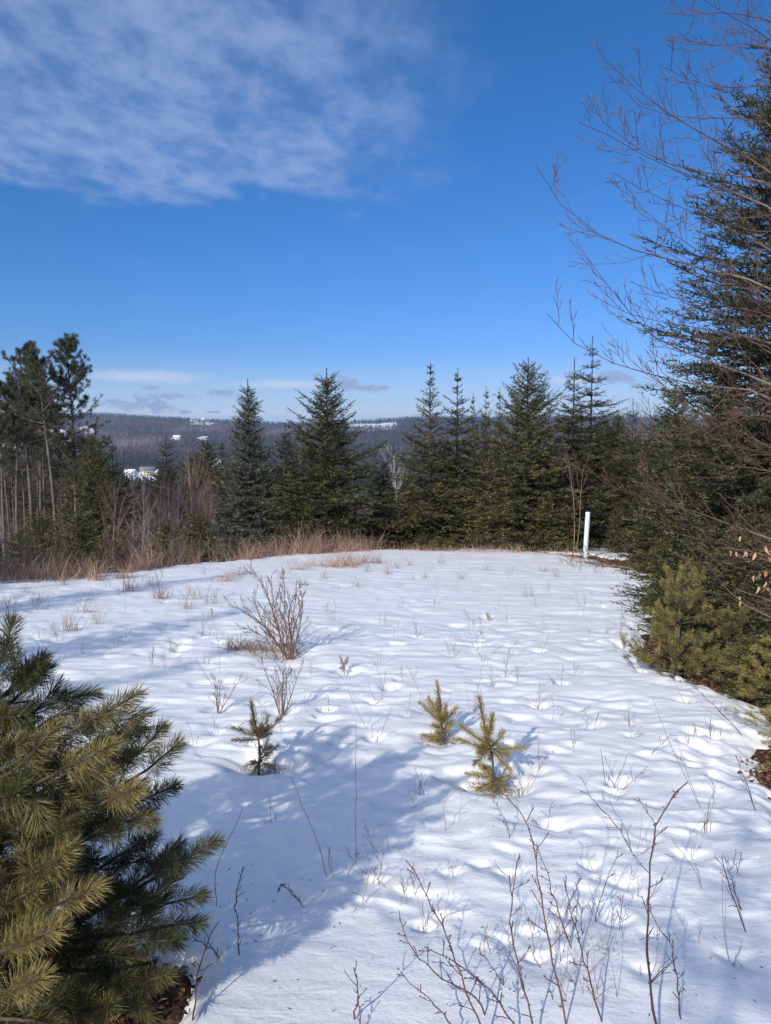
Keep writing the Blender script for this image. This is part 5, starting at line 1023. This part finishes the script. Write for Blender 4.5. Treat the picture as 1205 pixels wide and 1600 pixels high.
# long stems traced from the photograph
LONG = [([(557, 1340), (557, 1240), (556, 1130)], 'very long upright straw stem left of the middle of the snow', 'straw'), ([(515, 1372), (490, 1300), (455, 1215)], 'long straw stem leaning left below the leftmost sapling', 'straw'), ([(338, 1415), (340, 1350), (380, 1260)], 'long stem leaning right beside the big pine', 'straw'), ([(518, 1362), (512, 1315), (522, 1380)], 'bent broken straw just left of the straw tuft', 'straw'),
        ([(365, 1418), (372, 1380), (382, 1355)], 'dark crooked twig right of the big pine', 'cane'), ([(482, 1422), (462, 1400), (440, 1383)], 'brown twig with a curled leaf leaning left', 'cane'), ([(360, 1500), (335, 1485), (300, 1462)], 'dark forked twig lying on the shaded snow', 'cane'), ([(375, 1500), (373, 1470), (368, 1420)], 'upright dark twig beside the forked twig', 'cane'), ([(301, 1600), (306, 1530), (322, 1475), (342, 1440)], 'red bramble cane at the lower left', 'cane'),
        ([(556, 1600), (560, 1545), (553, 1512)], 'short bramble twig at the bottom edge', 'cane'), ([(1100, 1260), (1050, 1170), (1020, 1090)], 'long arching straw on the right of the snow', 'straw'), ([(1170, 1140), (1120, 1105), (1080, 1070)], 'long dark stem leaning left at the right edge', 'cane'), ([(1185, 1270), (1168, 1230), (1150, 1180)], 'brown stem by the lower right bare patch', 'cane'), ([(345, 1050), (340, 1000), (333, 965)], 'tall reed stem with a seed head left of the willow', 'straw'), ([(1170, 1450), (1145, 1400), (1128, 1340)], 'weed stem with side twigs at the right of the near snow', 'cane'), ([(1105, 1390), (1080, 1350), (1050, 1310)], 'pale broken stem on the right of the near snow', 'straw'), ([(700, 1300), (690, 1260), (720, 1225)], 'bent thin stem right of the middle', 'straw')]
for pts, lab, mt_ in LONG:
    p = np.array(pts, float); x0, y0 = ground(*pts[0]) if pts[0][1] < 1590 else ground(pts[0][0], 1598); w_ = at_y(p[:, 0], p[:, 1], y0 + 0.05 * np.arange(len(p)) * gr.uniform(-1, 1)); B_ = np.array(on_snow(x0, y0, .03)); w_[0] = B_
    c_ = resample(w_, 9) - B_; c_[1:-1] += gr.normal(0, 0.003, (7, 3)); r_ = np.linspace(0.0026, 0.0014, 9) if mt_ == 'cane' else np.linspace(0.0018, 0.0011, 9); bg_ = Bag().add(*tubes(c_[None], r_[None], 5), 0.45 if mt_ == 'cane' else 0.75)
    if mt_ == 'cane': q, qr = spawn(c_[None], r_[None], 5, gr, (0.5, 1.0), 0.28, (0.3, 0.95), 0.2, 0.12, 4, 0.8, 0.0012); bg_.add(*tubes(q, qr, 4), .4)
    if 'seed head' in lab: V, T = needles(np.repeat(c_[-1:], 30, 0) + np.linspace(0, .07, 30)[:, None] * norm(c_[-1] - c_[-2]), gr.normal(0, .5, (30, 3)) + [0, 0, 1], .022, .006, gr, True); bg_.add(V, T, .6)
    if 'curled leaf' in lab: V, T = needles(np.repeat(c_[-1:], 4, 0), gr.normal(0, .6, (4, 3)) - [0, 0, .6], .03, .014, gr, True); bg_.add(V, T, .8)
    tag(link('weed_stem', bg_.mesh('weed_stem', M[mt_], True), None, B_), lab, 'stalk')
st_ = clump('straw_tuft', 16, 0.16, 0.17, 9, 'straw', 0.45, 0.004); x_, y_ = ground(590, 1372); tag(link('straw_tuft', st_, None, on_snow(x_, y_, .02)), 'short pale straw tuft on the snow ridge near the middle', 'grass')
# --- bramble canes in the near right
CANES = [(1.92, .0052, [(865, 800), (850, 640), (845, 520), (842, 430), (852, 350), (855, 250), (880, 180), (920, 120), (960, 78)], 'thick dark thorny bramble cane, tallest at the lower right'), (1.95, .0040, [(608, 800), (580, 660), (555, 540), (535, 420), (520, 290), (515, 240), (480, 180), (450, 140), (400, 90)], 'long red bramble cane bowing left at the bottom middle'),
         (2.30, .0032, [(662, 690), (620, 560), (580, 440), (545, 330), (520, 255)], 'slim cane crossing behind the long red one'), (1.90, .0038, [(512, 800), (480, 670), (455, 570), (440, 490), (450, 400), (466, 290)], 'upright purple cane left of the long red one'), (1.88, .0038, [(362, 800), (300, 650), (265, 540), (220, 460), (185, 370), (140, 308)], 'red cane leaning left at the bottom'),
         (1.92, .0036, [(470, 800), (380, 680), (300, 620), (245, 585), (195, 565)], 'low cane sprawling left over the snow'), (2.0, .0034, [(356, 716), (250, 650), (170, 590), (135, 530), (120, 455)], 'crooked cane, leftmost of the brambles'), (1.9, .0030, [(280, 795), (215, 720), (160, 670), (125, 632)], 'thin cane at the far left foot of the brambles'),
         (1.96, .0034, [(716, 800), (670, 640), (640, 520), (615, 440), (598, 360)], 'straight cane right of the long red one'), (1.98, .0032, [(946, 800), (930, 640), (912, 550), (880, 500), (850, 450)], 'thin dark cane right of the tallest one'), (2.45, .0030, [(705, 690), (695, 560), (693, 460), (720, 370), (760, 278)], 'cane arching right in the middle of the brambles'), (2.0, .0030, [(770, 800), (690, 760), (560, 720), (450, 715), (400, 705)], 'low horizontal cane across the foot of the brambles'),
         (2.35, .0026, [(690, 660), (660, 560), (650, 450), (632, 370)], 'fine cane inside the brambles'), (2.35, .0020, [(768, 760), (766, 560), (768, 470), (765, 395)], 'pale thin stem beside the tallest cane'), (3.0, .0028, [(800, 285), (770, 230), (735, 180), (690, 140), (645, 60)], 'slender cane rising above the brambles, behind'), (3.1, .0024, [(445, 262), (430, 190), (400, 140), (370, 90)], 'short cane left of the slender one behind'), (2.55, .0026, [(1135, 500), (1110, 430), (1085, 360), (1065, 285)], 'reddish weed cane at the right of the near snow'), (1.9, .0026, [(5, 800), (3, 755), (0, 720)], 'stub of bramble cane at the bottom left of the brambles'),
         (2.1, .0024, [(440, 705), (400, 630), (350, 565)], 'pale broken cane leaning left in the brambles'), (2.2, .0024, [(640, 790), (560, 700), (470, 640), (380, 690)], 'bent cane looping low through the brambles')]
for (Yd, rad, pts, lab) in CANES:
    p = np.array(pts, float); u = 560 + p[:, 0] * .5352; v = 1180 + p[:, 1] * .535
    w_ = at_y(u, v, Yd + np.linspace(0, 0.10, len(p))); g0 = float(zs(w_[0][0], w_[0][1])[0]); 
    if w_[0][2] > g0 + 0.01: w_ = np.vstack([[w_[0][0] + 0.02, w_[0][1] - 0.02, g0 - 0.03], w_])
    B_ = w_[0].copy(); K_ = 16; c_ = resample(w_, K_) - B_; c_[1:] += gr.normal(0, 0.0025, (K_ - 1, 3)); r_ = np.linspace(rad, rad * .42, K_) * 0.70; r_[2::3] *= 1.25
    t = thing('bramble_cane', lab, 'bramble', B_); link('stem', Bag().add(*tubes(c_[None], r_[None], 7), gr.uniform(.25, .6)).mesh('cane_stem', M['cane'], True), t)
    nq = 9 if rad > .003 else 6
    q, qr = spawn(c_[None], r_[None], nq, gr, (0.6, 1.15), 0.13, (0.15, 0.97), 0.25, 0.12, 5, 0.6, 0.0013, 0.2, 0.3); q2, qr2 = spawn(q, qr, 2, gr, (0.5, 1.0), 0.45, (0.4, 0.95), 0.3, 0.15, 4, 0.8, 0.0011)
    for j_ in range(len(q)): link('side_twig', Bag().add(*tubes(q[j_:j_ + 1], qr[j_:j_ + 1], 4), .35).add(*tubes(q2[2 * j_:2 * j_ + 2], qr2[2 * j_:2 * j_ + 2], 3), .35).mesh('cane_twig', M['cane']), t)
    n = 26; f = gr.uniform(0.05, 0.95, n) * (K_ - 1); i_ = f.astype(int); b_ = c_[i_] + (c_[np.minimum(i_ + 1, K_ - 1)] - c_[i_]) * (f - i_)[:, None]; V, T = needles(b_, gr.normal(size=(n, 3)) + [0, 0, .2], .0085 * rad / .004, .004 * rad / .004, gr, True); link('thorns', Bag().add(V, T, .5).mesh('cane_thorns', M['cane']), t)
dg = clump('dried_weed', 34, 0.10, 0.26, 15, 'straw', 0.5, 0.0022); x_, y_ = ground(920, 1555); tag(link('dried_weed', dg, None, on_snow(x_, y_, .02)), 'fine dried weed at the foot of the brambles', 'grass')
x_, y_ = ground(935, 1485); o = tag(link('dried_weed', dg, None, on_snow(x_, y_, .02)), 'fine dried weed higher up among the brambles', 'grass'); o.scale = (.6, .6, .5)

# ================================================================== pipe, fallen wood, leaves
x_, y_ = ground(914, 869); pt = at_y(914, 800, y_); pg = float(zg(x_, y_)); Hp_ = pt[2] - pg; ro = 3.7 / FPX * y_; ri = ro * 0.90
mp_, nt, b = material('weathered white plastic'); tcn = N(nt, 'ShaderNodeTexCoord'); nz = N(nt, 'ShaderNodeTexNoise'); nz.inputs['Scale'].default_value = 5; nz.inputs['Detail'].default_value = 6; mpn = N(nt, 'ShaderNodeMapping'); mpn.inputs['Scale'].default_value = (3, 3, .6)
nt.links.new(tcn.outputs['Object'], mpn.inputs[0]); nt.links.new(mpn.outputs[0], nz.inputs['Vector']); nt.links.new(ramp(nt, nz.outputs[0], [(0.3, (0.50, 0.60, 0.66)), (0.6, (0.66, 0.76, 0.82)), (0.8, (0.72, 0.81, 0.86))]), b.inputs['Base Color']); b.inputs['Roughness'].default_value = 0.42
def lathe(prof, s=20):
    a = np.arange(s) * 6.2832 / s; V = np.array([[r_ * math.cos(t_), r_ * math.sin(t_), z_] for (r_, z_) in prof for t_ in a]); n_ = len(prof); T = []
    for i_ in range(n_ - 1):
        for j_ in range(s): a0, a1 = i_ * s + j_, i_ * s + (j_ + 1) % s; T += [[a0, a1, a1 + s], [a0, a1 + s, a0 + s]]
    return V, np.array(T)
pp = thing('white_pipe', 'upright white plastic pipe at the far right edge of the snow', 'pipe', (x_, y_, pg - .1)); pp.rotation_euler = (0, math.radians(2.2), 0)
link('tube', Bag().add(*lathe([(ro, 0), (ro, Hp_ * .5), (ro, Hp_ + .085), (ro * .97, Hp_ + .1), (ri * 1.01, Hp_ + .1), (ri, Hp_ + .09), (ri, 0.2)])).mesh('pipe_tube', mp_, True), pp)
def fallen(name, a, b, za, zb, r0, mat, label, twigs=0, sag=0.0):
    (x0, y0), (x1, y1) = ground(*a), ground(*b); z0, z1 = float(zs(x0, y0)[0]) + za, float(zs(x1, y1)[0]) + zb; P = resample(np.array([[x0, y0, z0], [(x0 + x1) / 2, (y0 + y1) / 2 + .05, (z0 + z1) / 2 - sag], [x1, y1, z1]]), 10); P[1:-1] += gr.normal(0, .012, (8, 3)); B_ = P[0].copy(); P = P - B_; R_ = np.linspace(r0, r0 * .55, 10) * gr.uniform(.9, 1.1, 10)
    bg_ = Bag().add(*tubes(P[None], R_[None], 8), .5)
    for e_, q_ in ((0, 0), (9, 72)): bg_.add(np.vstack([P[e_][None], bg_.V[0][e_ * 8:e_ * 8 + 8]]), [[0, 1 + i_, 1 + (i_ + 1) % 8] for i_ in range(8)], .9)
    if twigs: q, qr = spawn(P[None], R_[None], twigs, gr, (.5, 1.0), .35, (.2, .95), .3, .12, 5, .5, .003); bg_.add(*tubes(q, qr, 4), .6)
    return tag(link(name, bg_.mesh(name, M[mat], True), None, B_), label, 'log')
fallen('fallen_branch', (878, 866), (960, 881), .05, .04, .030, 'log', 'pale fallen branch lying left of the white pipe', 5); fallen('fallen_branch', (896, 862), (950, 876), .14, .06, .022, 'log', 'thin branch propped behind the white pipe', 4); fallen('rotten_log', (950, 884), (998, 888), .02, .03, .065, 'rot', 'reddish rotten log right of the white pipe')
fallen('fallen_branch', (915, 880), (990, 893), .03, .03, .026, 'log', 'dark branch along the snow edge right of the pipe', 6); fallen('fallen_branch', (1080, 915), (1130, 905), .1, .2, .02, 'log', 'grey stick under the bushy pine', 5); fallen('fallen_branch', (852, 866), (912, 874), .02, .02, .02, 'twig', 'thin brown stick at the left end of the brush heap', 6)
n = 500; bx = gr.uniform(880, 1010, n); bv = 872 + (bx - 880) * .16 + gr.normal(2, 5, n); gxy = np.array([ground(u, v) for u, v in zip(bx, bv)]); P = blades(gxy[:, 0], gxy[:, 1], zg(gxy[:, 0], gxy[:, 1]) + .02, gr.uniform(.12, .45, n), 1.2, gr, 5, .8); V, T = ribbons(P, gr.uniform(.006, .014, n), gr)
tag(link('brush_litter', Bag().add(V, T, np.repeat(np.clip(gr.normal(.35, .25, n), 0, 1), 10)).mesh('brush_litter', M['litter'])), 'brown brush and bark litter heaped at the foot of the pipe', 'litter', None, 'stuff')
# fallen leaves on the bare ground
lp = gr.uniform([0.5, 2.0], [11, 21], (110000, 2)); sdv = sdist(lp[:, 0], lp[:, 1]); near = (sdv < 0.05) & (sdv > -1.6); lp = lp[near]; lp = lp[gr.random(len(lp)) < np.clip(9 / (lp[:, 1] ** 1.2), 0.10, 1)]
lp2 = gr.uniform([0.5, 2.0], [4.2, 8.0], (42000, 2)); s2 = sdist(lp2[:, 0], lp2[:, 1]); lp = np.vstack([lp, lp2[(s2 < 0.06) & (s2 > -0.9)]])
hp = np.array([-1.22, 1.98]) + gr.uniform(-.62, .62, (2600, 2)); lp = np.vstack([lp, hp]); zl = zg(lp[:, 0], lp[:, 1]) + gr.uniform(.0, .03, len(lp)); n = len(lp)
nn = norm(gr.normal(0, .38, (n, 3)) + UP); t1 = norm(np.cross(nn, gr.normal(size=(n, 3)))); t2 = np.cross(nn, t1); L_ = gr.uniform(.009, .022, n)[:, None]; c_ = np.stack([lp[:, 0], lp[:, 1], zl], -1); V = np.stack([c_ - t1 * L_, c_ - t2 * L_ * .55 + nn * L_ * .25, c_ + t1 * L_, c_ + t2 * L_ * .55 + nn * L_ * .25], 1).reshape(-1, 3); i_ = np.arange(n)[:, None] * 4
tag(link('fallen_leaves', Bag().add(V, np.vstack([i_ + [0, 1, 2], i_ + [0, 2, 3]]), np.repeat(np.clip(gr.normal(.45, .28, n), 0, 1), 4)).mesh('fallen_leaves', M['litter'])), 'brown fallen leaves on the bare ground under the trees', 'leaves', None, 'stuff')
# bits of bark, seeds and needles blown over the snow
n = 650; du = gr.uniform(20, 1190, n); dv = 900 + 690 * gr.random(n) ** 1.2; dp_ = np.array([ground(u, v) for u, v in zip(du, dv)]); kp = sdist(dp_[:, 0], dp_[:, 1]) > 0.1; dp_ = dp_[kp]; n = len(dp_); dz_ = zs(dp_[:, 0], dp_[:, 1]) + 0.002
V, T = needles(np.stack([dp_[:, 0], dp_[:, 1], dz_], -1), np.stack([gr.normal(size=n), gr.normal(size=n), gr.uniform(0, .25, n)], -1), gr.uniform(.006, .022, n), gr.uniform(.0015, .005, n), gr, True)
tag(link('snow_debris', Bag().add(V, T, np.repeat(gr.random(n), 4)).mesh('snow_debris', M['litter'])), 'tiny dark bits of bark and seeds strewn over the snow', 'debris', None, 'stuff')

# ================================================================== the air over the valley
hv = bpy.data.materials.new('valley haze'); hv.use_nodes = True; nt = hv.node_tree; nt.nodes.clear()
vo_ = nt.nodes.new('ShaderNodeVolumePrincipled'); vo_.inputs['Color'].default_value = (0.50, 0.66, 1.0, 1); vo_.inputs['Density'].default_value = 0.00013; vo_.inputs['Anisotropy'].default_value = 0.0
mo_ = nt.nodes.new('ShaderNodeOutputMaterial'); nt.links.new(vo_.outputs[0], mo_.inputs['Volume'])
V_, T_ = box(-5300, 5300, -5300, 5300, -60, 150)
tag(link('haze', make_mesh('haze', V_, T_, hv)), 'thin bluish air over the valley', None, None, 'stuff')
